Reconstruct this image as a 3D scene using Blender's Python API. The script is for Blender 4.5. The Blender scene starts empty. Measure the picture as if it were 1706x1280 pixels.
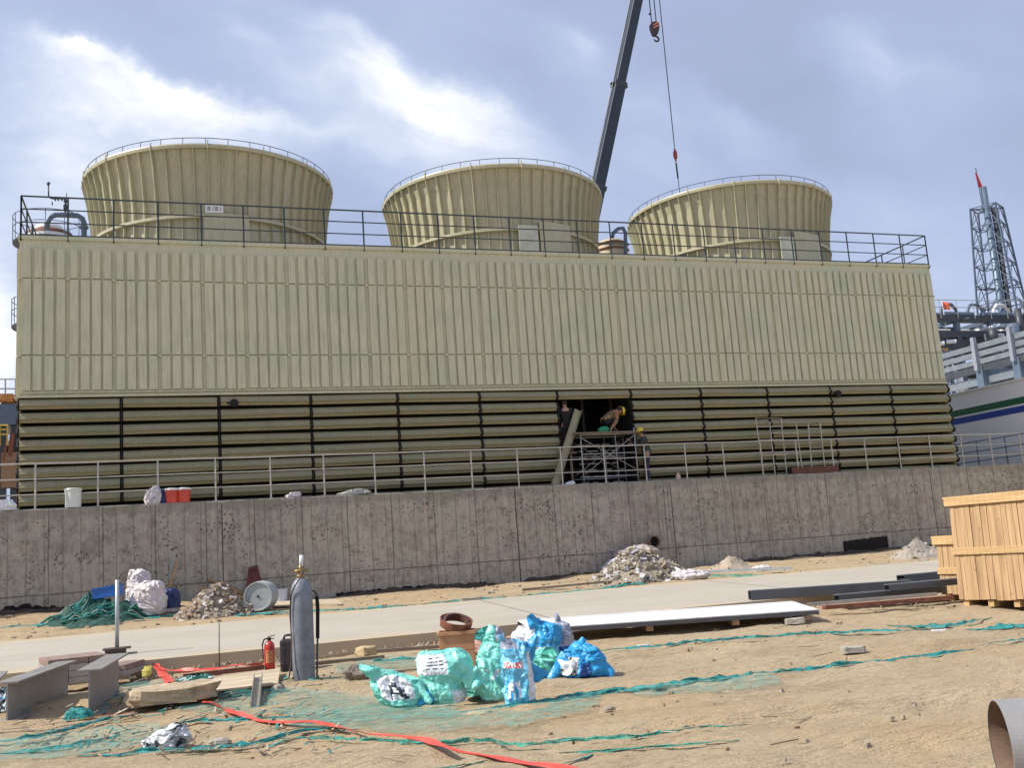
import bpy, math, random
import numpy as np
from mathutils import Vector, Matrix, noise as mnoise
SC = bpy.context.scene
COL = SC.collection
PI = math.pi

# ---------------------------------------------------------------- camera
FL, YAW, PIT, ROLL = 1666.67, 0.33895, 0.164, -0.0710
CP = np.array([3.59736, -28.32933, 1.55])
_f = np.array([math.sin(YAW)*math.cos(PIT), math.cos(YAW)*math.cos(PIT), math.sin(PIT)])
_r = np.array([math.cos(YAW), -math.sin(YAW), 0.0])
_u = np.cross(_r, _f)
_c, _s = math.cos(ROLL), math.sin(ROLL)
_r2 = _c*_r+_s*_u
_u2 = -_s*_r+_c*_u
cam = bpy.data.objects.new('camera', bpy.data.cameras.new('camera'))
COL.objects.link(cam)
M = Matrix(((_r2[0], _u2[0], -_f[0], CP[0]), (_r2[1], _u2[1], -_f[1], CP[1]), (_r2[2], _u2[2], -_f[2], CP[2]), (0, 0, 0, 1)))
cam.matrix_world = M
cam.data.sensor_fit = 'HORIZONTAL'
cam.data.sensor_width = 36
cam.data.lens = FL/1706*36
cam.data.clip_start = 0.1
cam.data.clip_end = 3000
SC.camera = cam

def direc(px, py):
    d = _f*FL+_r2*(px-853)-_u2*(py-640)
    return d/np.linalg.norm(d)

# ---------------------------------------------------------------- sun and sky
SUN_EL = math.radians(46)
sd = np.array([-0.985, 0.10, 0])
sd = sd/np.linalg.norm(sd)*math.cos(SUN_EL)
sd[2] = math.sin(SUN_EL)
sun = bpy.data.objects.new('sun', bpy.data.lights.new('sun', 'SUN'))
COL.objects.link(sun)
sun.data.energy = 4.6
sun.data.angle = math.radians(0.7)
sun.data.color = (1.0, 0.945, 0.86)
sun.rotation_euler = Vector(sd).to_track_quat('Z', 'Y').to_euler()

W = bpy.data.worlds.new('World')
SC.world = W
W.use_nodes = True
nt = W.node_tree
nt.nodes.clear()
def N(t, **kw):
    n = nt.nodes.new(t)
    for k, v in kw.items(): setattr(n, k, v)
    return n
def LK(a, b): nt.links.new(a, b)
out = N('ShaderNodeOutputWorld'); bg = N('ShaderNodeBackground')
bg.inputs[1].default_value = 0.1
LK(bg.outputs[0], out.inputs[0])
sky = N('ShaderNodeTexSky', sky_type='NISHITA', sun_disc=False)
sky.sun_elevation = SUN_EL
sky.sun_rotation = math.atan2(sd[0], sd[1])
tc = N('ShaderNodeTexCoord')
def math_(op, a, b=None, c=None, clamp=False):
    n = N('ShaderNodeMath', operation=op, use_clamp=clamp)
    for i, x in enumerate((a, b, c)):
        if x is None: continue
        if isinstance(x, (int, float)): n.inputs[i].default_value = x
        else: LK(x, n.inputs[i])
    return n.outputs[0]
def vmath(op, a, b=None, out_i=0):
    n = N('ShaderNodeVectorMath', operation=op)
    for i, x in enumerate((a, b)):
        if x is None: continue
        if isinstance(x, (tuple, list)): n.inputs[i].default_value = x
        else: LK(x, n.inputs[i])
    return n.outputs[out_i]
# warp noise
nz = N('ShaderNodeTexNoise'); nz.inputs['Scale'].default_value = 5.0; nz.inputs['Detail'].default_value = 7; nz.inputs['Roughness'].default_value = 0.58
LK(tc.outputs['Generated'], nz.inputs['Vector'])
wv = vmath('SUBTRACT', nz.outputs['Color'], (0.5, 0.5, 0.5))
ws = N('ShaderNodeVectorMath', operation='SCALE'); LK(wv, ws.inputs[0]); ws.inputs['Scale'].default_value = 0.13
dirw = vmath('ADD', tc.outputs['Generated'], ws.outputs[0])
# cirrus fibres: noise stretched along one world direction
a0 = direc(50, 70); a1 = direc(900, 260)
ax = Vector(a1-a0).normalized(); ctr = Vector(direc(480, 160)); bx = ctr.cross(ax).normalized(); cx_ = ax.cross(bx)
comb = N('ShaderNodeCombineXYZ')
LK(vmath('DOT_PRODUCT', dirw, tuple(ax*3.0), 1), comb.inputs[0])
LK(vmath('DOT_PRODUCT', dirw, tuple(bx*11.0), 1), comb.inputs[1])
LK(vmath('DOT_PRODUCT', dirw, tuple(cx_*3.0), 1), comb.inputs[2])
nf = N('ShaderNodeTexNoise'); nf.inputs['Scale'].default_value = 1.0; nf.inputs['Detail'].default_value = 9; nf.inputs['Roughness'].default_value = 0.6
LK(comb.outputs[0], nf.inputs['Vector'])
fib = nf.outputs[0]
nb = N('ShaderNodeTexNoise'); nb.inputs['Scale'].default_value = 2.6; nb.inputs['Detail'].default_value = 4; nb.inputs['Roughness'].default_value = 0.5
LK(dirw, nb.inputs['Vector'])
def streak(px0, py0, px1, py1, wpx, amp, soft=1.0):
    p0, p1 = Vector(direc(px0, py0)), Vector(direc(px1, py1))
    c = (p0+p1)/2; a = (p1-p0); L = a.length/2; a = a.normalized(); b = c.cross(a).normalized()
    w = wpx/FL
    p = vmath('SUBTRACT', dirw, tuple(c))
    u = vmath('DOT_PRODUCT', p, tuple(a/L), 1); v = vmath('DOT_PRODUCT', p, tuple(b/w), 1)
    v = math_('MAXIMUM', v, math_('MULTIPLY', v, -2.4))   # crisp windward edge, soft lee side
    r = math_('ADD', math_('MULTIPLY', u, u), math_('MULTIPLY', v, v))
    e = math_('EXPONENT', math_('MULTIPLY', r, -1.0))
    return math_('MULTIPLY', e, amp)
S = [streak(0, 62, 500, 212, 60, 1.15), streak(60, 70, 170, 100, 22, 0.5), streak(-60, 140, 420, 290, 120, 0.42), streak(500, 50, 880, 225, 90, 0.66), streak(560, 45, 700, 110, 34, 0.3),
     streak(540, 160, 960, 330, 130, 0.38), streak(-250, 380, 80, 600, 260, 1.1), streak(-100, 230, 300, 320, 120, 0.35), streak(1380, 55, 1600, 185, 60, 0.42), streak(1140, 165, 1300, 225, 45, 0.45),
     streak(930, 40, 1050, 95, 50, 0.35), streak(400, 40, 500, 100, 40, 0.25), streak(1380, 290, 1760, 420, 120, 0.18), streak(1500, 480, 1760, 620, 160, 0.25), streak(1040, 140, 1150, 300, 90, 0.22)]
tot = S[0]
for s_ in S[1:]: tot = math_('ADD', tot, s_)
fm = math_('MULTIPLY_ADD', math_('SUBTRACT', fib, 0.5), 1.5, 0.85)
tot = math_('MULTIPLY', tot, fm)
tot = math_('ADD', tot, math_('MULTIPLY', math_('SUBTRACT', nb.outputs[0], 0.5), 0.75))
tot = math_('ADD', tot, math_('MULTIPLY', math_('SUBTRACT', fib, 0.5), 0.5))
cr = N('ShaderNodeValToRGB')
el = cr.color_ramp.elements
el[0].position = 0.0; el[0].color = (0.325, 0.38, 0.53, 1)
el[1].position = 1.0; el[1].color = (0.93, 0.95, 0.98, 1)
e = el.new(0.22); e.color = (0.38, 0.44, 0.63, 1)
e = el.new(0.45); e.color = (0.455, 0.525, 0.72, 1)
e = el.new(0.72); e.color = (0.63, 0.69, 0.83, 1)
LK(math_('ADD', tot, 0.25, clamp=True), cr.inputs[0])
sc10 = N('ShaderNodeVectorMath', operation='SCALE'); LK(cr.outputs[0], sc10.inputs[0]); sc10.inputs['Scale'].default_value = 10.0
mx = N('ShaderNodeMix', data_type='RGBA'); mx.inputs[0].default_value = 0.86
LK(sky.outputs[0], mx.inputs[6]); LK(sc10.outputs[0], mx.inputs[7])
LK(mx.outputs[2], bg.inputs[0])

SC.view_settings.view_transform = 'Standard'
SC.view_settings.look = 'None'
SC.view_settings.exposure = 0.3
SC.view_settings.gamma = 1.0
SC.view_settings.use_curve_mapping = False

# ---------------------------------------------------------------- geometry helpers
def smooth(t):
    t = min(1, max(0, t)); return t*t*(3-2*t)
def wallY(x): return -1.531+0.04424*min(75, max(-45, x))
def G(x, y):
    z = min(1, max(0, (y+19)/18))*0.62
    if y > -4.4: z += 0.24*smooth((7-x)/4)*smooth((y+4.4)/2.6)   # soil banked up at the left end of the wall
    return z
def P(px, py, dz=0.0):
    """the ground point (dz above the ground) seen at a pixel of the photograph"""
    d = direc(px, py); t = 3.0
    while t < 70:
        q = CP+d*t
        if q[2] <= G(q[0], q[1])+dz or q[1] > wallY(q[0])-0.3: break
        t += 0.02
    q[2] = G(q[0], q[1])+dz
    return Vector(q)
def Hh(base, px, py):
    """height over base of what is seen at a pixel right above it"""
    d = direc(px, py); n = np.array([base[0]-CP[0], base[1]-CP[1]])
    t = (n@n)/(d[:2]@n)
    return float((CP+d*t)[2]-base[2])
def onY(px, py, Y):
    d = direc(px, py); t = (Y-CP[1])/d[1]; return Vector(CP+d*t)
def onX(px, py, X):
    d = direc(px, py); t = (X-CP[0])/d[0]; return Vector(CP+d*t)
def onWall(px, py, off=0.0):
    d = direc(px, py); k = 0.04424
    t = (-1.531+off+k*CP[0]-CP[1])/(d[1]-k*d[0]); return Vector(CP+d*t)
def projx(p):
    d = np.array(p)-CP; w = d@_f
    return 853+FL*(d@_r2)/w, 640-FL*(d@_u2)/w

class MB:
    def __init__(s): s.v = []; s.f = []; s.m = []
    def add(s, vs, fs, m=0, T=None):
        o = len(s.v)
        for v in vs:
            v = Vector(v)
            s.v.append(T@v if T is not None else v)
        for f in fs: s.f.append([i+o for i in f]); s.m.append(m)
        return s
    def box(s, c, d, T=None, m=0, taper=1.0):
        x, y, z = c; a, b, h = d[0]/2, d[1]/2, d[2]/2
        vs = []
        for dz in (-1, 1):
            k = taper if dz > 0 else 1
            for dx, dy in ((-1, -1), (1, -1), (1, 1), (-1, 1)): vs.append((x+dx*a*k, y+dy*b*k, z+dz*h))
        return s.add(vs, [(3, 2, 1, 0), (4, 5, 6, 7), (0, 1, 5, 4), (1, 2, 6, 5), (2, 3, 7, 6), (3, 0, 4, 7)], m, T)
    def bar(s, p, q, w, h=None, up=(0, 0, 1), m=0):
        h = h or w; p = Vector(p); q = Vector(q); d = (q-p).normalized(); up = Vector(up)
        if abs(d.dot(up)) > 0.97: up = Vector((0, 1, 0))
        r = d.cross(up).normalized(); u = r.cross(d)
        vs = []
        for c in (p, q):
            for a, b in ((-1, -1), (1, -1), (1, 1), (-1, 1)): vs.append(c+r*a*w/2+u*b*h/2)
        return s.add(vs, [(3, 2, 1, 0), (4, 5, 6, 7), (0, 1, 5, 4), (1, 2, 6, 5), (2, 3, 7, 6), (3, 0, 4, 7)], m)
    def tube(s, pts, r, n=8, m=0, closed=False):
        pts = [Vector(p) for p in pts]; K = len(pts)
        rs = r if isinstance(r, (list, tuple)) else [r]*K
        ref = None; o = len(s.v)
        for i, p in enumerate(pts):
            if closed: d = pts[(i+1) % K]-pts[i-1]
            else: d = pts[min(i+1, K-1)]-pts[max(i-1, 0)]
            d = d.normalized()
            if ref is None: ref = Vector((0, 0, 1)) if abs(d.z) < 0.9 else Vector((0, 1, 0))
            a = d.cross(ref)
            if a.length < 1e-4: ref = Vector((1, 0, 0)); a = d.cross(ref)
            a.normalize(); b = a.cross(d)
            for k in range(n):
                t = 2*PI*k/n; s.v.append(p+(a*math.cos(t)+b*math.sin(t))*rs[i])
        for i in range(K if closed else K-1):
            j = (i+1) % K
            for k in range(n):
                k2 = (k+1) % n
                s.f.append([o+i*n+k, o+j*n+k, o+j*n+k2, o+i*n+k2]); s.m.append(m)
        if not closed:
            s.f.append([o+k for k in range(n)]); s.m.append(m)
            s.f.append([o+(K-1)*n+k for k in reversed(range(n))]); s.m.append(m)
        return s
    def lathe(s, prof, n=32, c=(0, 0, 0), T=None, m=0, a0=0, a1=2*PI, cap=True):
        full = abs(a1-a0-2*PI) < 1e-6; o = len(s.v); k1 = n if full else n+1
        for r, z in prof:
            for k in range(k1):
                t = a0+(a1-a0)*k/n
                v = Vector((c[0]+r*math.cos(t), c[1]+r*math.sin(t), c[2]+z))
                s.v.append(T@v if T is not None else v)
        for i in range(len(prof)-1):
            for k in range(n):
                k2 = (k+1) % k1
                s.f.append([o+i*k1+k, o+i*k1+k2, o+(i+1)*k1+k2, o+(i+1)*k1+k]); s.m.append(m)
        if cap and full:
            if prof[0][0] > 1e-5: s.f.append([o+k for k in reversed(range(n))]); s.m.append(m)
            if prof[-1][0] > 1e-5: s.f.append([o+(len(prof)-1)*k1+k for k in range(n)]); s.m.append(m)
        return s
    def prism(s, poly, h0, h1, T=None, m=0):
        n = len(poly)
        vs = [(x, y, h0) for x, y in poly]+[(x, y, h1) for x, y in poly]
        fs = [list(reversed(range(n))), list(range(n, 2*n))]+[[i, (i+1) % n, n+(i+1) % n, n+i] for i in range(n)]
        return s.add(vs, fs, m, T)
    def build(s, name, mats, parent=None, world=True, sm=False, bevel=0.0, weld=False):
        me = bpy.data.meshes.new(name)
        off = Vector((0, 0, 0)); 
        if parent is not None and world:
            q = parent; chain = Matrix.Identity(4)
            while q is not None:
                chain = q.matrix_basis@chain; q = q.parent
            inv = chain.inverted(); vs = [inv@v for v in s.v]
        else: vs = s.v
        me.from_pydata([tuple(v) for v in vs], [], s.f)
        if not isinstance(mats, (list, tuple)): mats = [mats]
        for mm in mats: me.materials.append(mm)
        if len(mats) > 1: me.polygons.foreach_set('material_index', s.m)
        if sm: me.polygons.foreach_set('use_smooth', [True]*len(me.polygons))
        me.update()
        o = bpy.data.objects.new(name, me); COL.objects.link(o)
        if parent is not None: o.parent = parent
        if bevel > 0:
            b = o.modifiers.new('bevel', 'BEVEL'); b.width = bevel; b.segments = 2; b.limit_method = 'ANGLE'; b.angle_limit = math.radians(40)
        return o

def tag(o, label=None, cat=None, group=None, kind=None):
    if label: o['label'] = label
    if cat: o['category'] = cat
    if group: o['group'] = group
    if kind: o['kind'] = kind
    return o
def thing(name, label, cat, loc=(0, 0, 0), rz=0, group=None):
    o = bpy.data.objects.new(name, None); COL.objects.link(o)
    o.location = loc; o.rotation_euler = (0, 0, rz); o.empty_display_size = 0.2
    o.matrix_basis = Matrix.Translation(Vector(loc))@Matrix.Rotation(rz, 4, 'Z')
    return tag(o, label, cat, group)

# ---------------------------------------------------------------- materials
MATS = {}
def mat(name, col, rough=0.7, metal=0.0, var=0.15, vs=3.0, bump=0.0, bs=40.0, col2=None, stretch=(1, 1, 1), alpha=None, coat=0.0, trans=0.0, two=None, spec=None):
    """procedural: two-scale noise colour variation, noise bump"""
    if name in MATS: return MATS[name]
    m = bpy.data.materials.new(name); m.use_nodes = True
    t = m.node_tree; n = t.nodes; l = t.links
    b = n['Principled BSDF']; b.inputs['Roughness'].default_value = rough; b.inputs['Metallic'].default_value = metal
    if coat: b.inputs['Coat Weight'].default_value = coat; b.inputs['Coat Roughness'].default_value = 0.15
    if trans: b.inputs['Transmission Weight'].default_value = trans
    if spec is not None: b.inputs['Specular IOR Level'].default_value = spec
    c = n.new('ShaderNodeTexCoord'); mp = n.new('ShaderNodeMapping'); mp.inputs['Scale'].default_value = stretch
    l.new(c.outputs['Object'], mp.inputs[0])
    a = n.new('ShaderNodeTexNoise'); a.inputs['Scale'].default_value = vs; a.inputs['Detail'].default_value = 6; a.inputs['Roughness'].default_value = 0.6
    l.new(mp.outputs[0], a.inputs['Vector'])
    r = n.new('ShaderNodeValToRGB'); r.color_ramp.elements[0].position = 0.3; r.color_ramp.elements[1].position = 0.7
    lo = col2 if col2 else tuple(x*(1-var) for x in col)
    hi = col if col2 else tuple(min(1, x*(1+var)) for x in col)
    r.color_ramp.elements[0].color = (*lo, 1); r.color_ramp.elements[1].color = (*hi, 1)
    l.new(a.outputs[0], r.inputs[0]); l.new(r.outputs[0], b.inputs['Base Color'])
    rr = n.new('ShaderNodeMapRange'); rr.inputs[3].default_value = max(0.03, rough-0.12); rr.inputs[4].default_value = min(1, rough+0.12)
    l.new(a.outputs[0], rr.inputs[0]); l.new(rr.outputs[0], b.inputs['Roughness'])
    if bump:
        q = n.new('ShaderNodeTexNoise'); q.inputs['Scale'].default_value = bs; q.inputs['Detail'].default_value = 4
        l.new(mp.outputs[0], q.inputs['Vector'])
        bp = n.new('ShaderNodeBump'); bp.inputs['Strength'].default_value = bump; bp.inputs['Distance'].default_value = 0.02
        l.new(q.outputs[0], bp.inputs['Height']); l.new(bp.outputs[0], b.inputs['Normal'])
    if alpha is not None:
        q = n.new('ShaderNodeTexNoise'); q.inputs['Scale'].default_value = alpha[0]; q.inputs['Detail'].default_value = 5; q.inputs['Roughness'].default_value = 0.7
        l.new(mp.outputs[0], q.inputs['Vector'])
        ar = n.new('ShaderNodeMapRange'); ar.inputs[1].default_value = alpha[1]; ar.inputs[2].default_value = alpha[2]
        ar.inputs[3].default_value = alpha[3]; ar.inputs[4].default_value = alpha[4]
        l.new(q.outputs[0], ar.inputs[0]); l.new(ar.outputs[0], b.inputs['Alpha'])
    MATS[name] = m
    return m

class NM:
    """small node-material builder"""
    def __init__(s, name):
        s.m = bpy.data.materials.new(name); s.m.use_nodes = True; s.t = s.m.node_tree; s.b = s.t.nodes['Principled BSDF']
        s.c = s.n('ShaderNodeTexCoord').outputs['Object']
    def n(s, t, **k):
        x = s.t.nodes.new(t)
        for a, b in k.items(): setattr(x, a, b)
        return x
    def l(s, a, b): s.t.links.new(a, b)
    def noise(s, scale, detail=5, rough=0.6, vec=None, stretch=None):
        x = s.n('ShaderNodeTexNoise'); x.inputs['Scale'].default_value = scale; x.inputs['Detail'].default_value = detail; x.inputs['Roughness'].default_value = rough
        v = vec or s.c
        if stretch:
            mp = s.n('ShaderNodeMapping'); mp.inputs['Scale'].default_value = stretch; s.l(v, mp.inputs[0]); v = mp.outputs[0]
        s.l(v, x.inputs['Vector']); return x.outputs[0]
    def ramp(s, fac, stops):
        x = s.n('ShaderNodeValToRGB'); e = x.color_ramp.elements
        while len(e) < len(stops): e.new(0.5)
        for k, (p, c) in enumerate(stops):
            e[k].position = p; e[k].color = (*c, 1) if len(c) == 3 else c
        s.l(fac, x.inputs[0]); return x.outputs[0]
    def mix(s, fac, a, b, mode='MIX'):
        x = s.n('ShaderNodeMix', data_type='RGBA', blend_type=mode)
        for i, v in ((0, fac), (6, a), (7, b)):
            if isinstance(v, (int, float)): x.inputs[i].default_value = v
            elif isinstance(v, tuple): x.inputs[i].default_value = (*v, 1)
            else: s.l(v, x.inputs[i])
        return x.outputs[2]
    def math(s, op, a, b=0.0, clamp=False):
        x = s.n('ShaderNodeMath', operation=op, use_clamp=clamp)
        for i, v in enumerate((a, b)):
            if isinstance(v, (int, float)): x.inputs[i].default_value = v
            else: s.l(v, x.inputs[i])
        return x.outputs[0]
    def bump(s, h, st=0.5, dist=0.02):
        x = s.n('ShaderNodeBump'); x.inputs['Strength'].default_value = st; x.inputs['Distance'].default_value = dist
        s.l(h, x.inputs['Height']); s.l(x.outputs[0], s.b.inputs['Normal'])
    def done(s, col, rough=0.8):
        s.l(col, s.b.inputs['Base Color'])
        if isinstance(rough, (int, float)): s.b.inputs['Roughness'].default_value = rough
        else: s.l(rough, s.b.inputs['Roughness'])
        return s.m

def m_sand():
    s = NM('sand')
    a = s.noise(0.55, 5, 0.6); b = s.noise(4, 6, 0.65); c = s.noise(45, 4, 0.7)
    col = s.ramp(a, [(0.3, (0.48, 0.345, 0.20)), (0.5, (0.61, 0.465, 0.28)), (0.72, (0.68, 0.55, 0.36))])
    col = s.mix(s.ramp(b, [(0.35, (0, 0, 0)), (0.62, (1, 1, 1))]), col, s.mix(0.5, col, (0.40, 0.31, 0.21)))
    col = s.mix(0.5, col, s.ramp(c, [(0.3, (0.40, 0.30, 0.175)), (0.7, (0.70, 0.575, 0.37))]))
    e = s.noise(0.9, 6, 0.7, stretch=(0.6, 1.5, 1)); col = s.mix(s.ramp(e, [(0.5, (0, 0, 0)), (0.66, (0.7, 0.7, 0.7))]), col, (0.36, 0.26, 0.15))
    lf = s.noise(0.28, 4, 0.6); col = s.mix(s.ramp(lf, [(0.45, (0, 0, 0)), (0.62, (0.55, 0.55, 0.55))]), col, (0.55, 0.38, 0.20))
    k2 = s.noise(16, 5, 0.7, stretch=(0.45, 2.0, 1)); col = s.mix(s.ramp(k2, [(0.58, (0, 0, 0)), (0.66, (0.75, 0.75, 0.75))]), col, (0.25, 0.18, 0.11))
    # wheel ruts / drag marks with a direction of their own
    d = s.noise(2.2, 6, 0.6, stretch=(0.35, 2.2, 1))
    g = s.noise(11, 5, 0.65, stretch=(0.5, 1.6, 1))
    h = s.math('ADD', s.math('MULTIPLY', d, 2.0), s.math('ADD', s.math('MULTIPLY', g, 1.0), s.math('MULTIPLY', c, 0.35)))
    s.bump(h, 1.0, 0.08)
    return s.done(col, 0.95)
def m_road():
    s = NM('road_concrete')
    a = s.noise(0.8, 5); b = s.noise(6, 6, 0.7, stretch=(0.25, 2, 1)); c = s.noise(90, 3)
    col = s.ramp(a, [(0.3, (0.37, 0.335, 0.27)), (0.7, (0.44, 0.405, 0.335))])
    col = s.mix(s.ramp(b, [(0.42, (0, 0, 0)), (0.75, (0.7, 0.7, 0.7))]), col, (0.36, 0.29, 0.20))
    col = s.mix(0.18, col, s.ramp(c, [(0.3, (0.35, 0.3, 0.25)), (0.7, (0.7, 0.66, 0.6))]))
    sp = s.n('ShaderNodeSeparateXYZ'); s.l(s.c, sp.inputs[0])
    ed = s.math('ABSOLUTE', s.math('ADD', sp.outputs[1], 9.83)); ed = s.math('ADD', ed, s.math('MULTIPLY', s.math('SUBTRACT', s.noise(1.3, 6, 0.7), 0.5), 2.6))
    dr = s.n('ShaderNodeMapRange'); s.l(ed, dr.inputs[0]); dr.inputs[1].default_value = 2.15; dr.inputs[2].default_value = 2.75; dr.inputs[4].default_value = 0.8
    col = s.mix(dr.outputs[0], col, (0.50, 0.39, 0.235))
    tr = s.noise(2.4, 4, 0.6, stretch=(0.12, 2.5, 1)); col = s.mix(s.ramp(tr, [(0.55, (0, 0, 0)), (0.72, (0.4, 0.4, 0.4))]), col, (0.27, 0.24, 0.19))
    s.bump(s.math('ADD', b, s.math('MULTIPLY', c, 0.3)), 0.35, 0.02)
    return s.done(col, 0.85)
def m_wall():
    s = NM('cast_concrete')
    sp = s.n('ShaderNodeSeparateXYZ'); s.l(s.c, sp.inputs[0]); cb = s.n('ShaderNodeCombineXYZ')
    s.l(sp.outputs[0], cb.inputs[0]); s.l(sp.outputs[2], cb.inputs[1])
    br = s.n('ShaderNodeTexBrick', offset=0.0, squash=1.0)
    wob = s.n('ShaderNodeVectorMath', operation='ADD')
    s.l(cb.outputs[0], wob.inputs[0])
    nn = s.n('ShaderNodeTexNoise'); nn.inputs['Scale'].default_value = 1.2; s.l(s.c, nn.inputs['Vector'])
    sc = s.n('ShaderNodeVectorMath', operation='SCALE'); s.l(nn.outputs['Color'], sc.inputs[0]); sc.inputs['Scale'].default_value = 0.05
    s.l(sc.outputs[0], wob.inputs[1]); s.l(wob.outputs[0], br.inputs['Vector'])
    br.inputs['Scale'].default_value = 1.0; br.inputs['Brick Width'].default_value = 1.22; br.inputs['Row Height'].default_value = 2.44
    br.inputs['Mortar Size'].default_value = 0.016; br.inputs['Mortar Smooth'].default_value = 0.4
    br.inputs['Color1'].default_value = (0.93, 0.91, 0.88, 1); br.inputs['Color2'].default_value = (1.05, 1.02, 1.0, 1); br.inputs['Mortar'].default_value = (0.58, 0.56, 0.54, 1)
    mp = s.n('ShaderNodeMapping'); mp.inputs['Location'].default_value = (0.3, 1.15, 0)
    s.l(wob.outputs[0], mp.inputs[0]); s.l(mp.outputs[0], br.inputs['Vector'])
    a = s.noise(0.45, 5); b = s.noise(5, 8, 0.75); v = s.noise(3.2, 6, 0.7, stretch=(3.0, 1, 0.35)); f = s.noise(60, 4)
    col = s.ramp(a, [(0.3, (0.40, 0.365, 0.315)), (0.5, (0.44, 0.415, 0.35)), (0.7, (0.375, 0.38, 0.32))])
    col = s.mix(s.ramp(b, [(0.46, (0, 0, 0)), (0.66, (0.9, 0.9, 0.9))]), col, (0.215, 0.18, 0.14))
    col = s.mix(s.ramp(v, [(0.48, (0, 0, 0)), (0.7, (0.8, 0.8, 0.8))]), col, (0.56, 0.49, 0.38))
    w2 = s.noise(1.1, 8, 0.75); col = s.mix(s.ramp(w2, [(0.5, (0, 0, 0)), (0.68, (0.65, 0.65, 0.65))]), col, (0.24, 0.205, 0.165))
    bl = s.n('ShaderNodeTexWave', wave_type='BANDS', bands_direction='X'); bl.inputs['Scale'].default_value = 0.78; bl.inputs['Distortion'].default_value = 0.6; bl.inputs['Detail'].default_value = 3; s.l(s.c, bl.inputs['Vector'])
    col = s.mix(s.ramp(bl.outputs['Fac'], [(0.0, (0.5, 0.5, 0.5)), (0.03, (0, 0, 0))]), col, (0.16, 0.14, 0.115))
    col = s.mix(1.0, col, br.outputs['Color'], 'MULTIPLY')
    # pock marks, denser in patches, as in badly vibrated concrete
    vo = s.n('ShaderNodeTexVoronoi'); vo.inputs['Scale'].default_value = 11; vo.inputs['Randomness'].default_value = 1.0; s.l(s.c, vo.inputs['Vector'])
    thr = s.math('MULTIPLY', s.ramp(s.noise(1.3, 4), [(0.4, (0.03, 0.03, 0.03)), (0.65, (0.34, 0.34, 0.34))]), 1.0)
    pit = s.math('LESS_THAN', vo.outputs['Distance'], thr)
    col = s.mix(s.math('MULTIPLY', pit, 0.75), col, (0.08, 0.065, 0.055))
    top = s.n('ShaderNodeMapRange'); s.l(s.math('ADD', sp.outputs[2], s.math('MULTIPLY', b, 0.35)), top.inputs[0])
    top.inputs[1].default_value = 3.2; top.inputs[2].default_value = 3.32
    col = s.mix(s.math('MULTIPLY', top.outputs[0], 0.45), col, (0.22, 0.20, 0.16))
    h = s.math('SUBTRACT', s.math('ADD', s.math('MULTIPLY', b, 0.8), s.math('MULTIPLY', f, 0.15)), s.math('MULTIPLY', pit, 0.5))
    h = s.math('SUBTRACT', h, s.math('MULTIPLY', br.outputs['Fac'], 0.6))
    s.bump(h, 1.0, 0.05)
    return s.done(col, 0.9)
def m_frp(name, c1, c2, c3, sc=0.35):
    s = NM(name)
    a = s.noise(sc, 3); st = s.noise(4, 6, 0.7, stretch=(5, 5, 0.35)); f = s.noise(1.7, 7, 0.7)
    col = s.ramp(a, [(0.3, c1), (0.5, c2), (0.7, c3)])
    col = s.mix(s.ramp(st, [(0.44, (0, 0, 0)), (0.72, (0.75, 0.75, 0.75))]), col, tuple(x*0.62 for x in c2))
    wd = s.noise(0.55, 2, 0.5, stretch=(1, 1, 0.06)); col = s.mix(s.ramp(wd, [(0.55, (0, 0, 0)), (0.75, (0.3, 0.3, 0.3))]), col, (c2[0]*1.02, c2[1]*0.92, c2[2]*0.62))
    col = s.mix(s.ramp(f, [(0.55, (0, 0, 0)), (0.8, (0.35, 0.35, 0.35))]), col, tuple(min(1, x*1.25) for x in c2))
    s.bump(f, 0.15, 0.02)
    return s.done(col, 0.42)
def m_wood(name, c1, c2, stretch=(7, 7, 0.6), dark=0.25):
    s = NM(name)
    a = s.noise(3, 7, 0.65, stretch=stretch); b = s.noise(0.9, 3, stretch=stretch); k = s.noise(7, 3)
    col = s.ramp(a, [(0.3, c1), (0.7, c2)])
    col = s.mix(s.ramp(b, [(0.4, (0, 0, 0)), (0.7, (0.7, 0.7, 0.7))]), col, tuple(x*0.75 for x in c1))
    col = s.mix(s.ramp(k, [(0.68, (0, 0, 0)), (0.76, (0.8, 0.8, 0.8))]), col, tuple(x*dark*1.6 for x in c1))
    s.bump(a, 0.4, 0.01)
    return s.done(col, 0.75)

SAND = m_sand(); ROADM = m_road(); WALLM = m_wall()
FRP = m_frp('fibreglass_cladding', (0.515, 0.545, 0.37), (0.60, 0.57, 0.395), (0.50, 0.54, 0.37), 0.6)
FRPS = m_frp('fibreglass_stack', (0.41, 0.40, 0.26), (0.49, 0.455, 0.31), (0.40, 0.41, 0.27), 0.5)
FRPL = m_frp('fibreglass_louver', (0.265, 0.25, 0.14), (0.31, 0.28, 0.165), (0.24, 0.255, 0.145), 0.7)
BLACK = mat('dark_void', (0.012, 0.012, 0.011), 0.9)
RAILD = mat('dark_green_paint', (0.045, 0.062, 0.065), 0.5, 0.3)
GALV = mat('galvanised_steel', (0.50, 0.47, 0.41), 0.38, 0.75, vs=8)
STEEL = mat('grey_primed_steel', (0.27, 0.255, 0.235), 0.5, 0.15, vs=5, bump=0.1)
STEELD = mat('dark_steel', (0.06, 0.068, 0.08), 0.5, 0.3)
BLUEG = mat('blue_grey_steel', (0.11, 0.15, 0.205), 0.5, 0.2)
WHITE = mat('white_paint', (0.74, 0.74, 0.72), 0.5, var=0.06, vs=1.5)
GREYW = mat('pale_panel', (0.74, 0.74, 0.77), 0.45, var=0.04, vs=0.4)
RED = mat('red_paint', (0.50, 0.03, 0.025), 0.35, coat=0.4)
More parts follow.
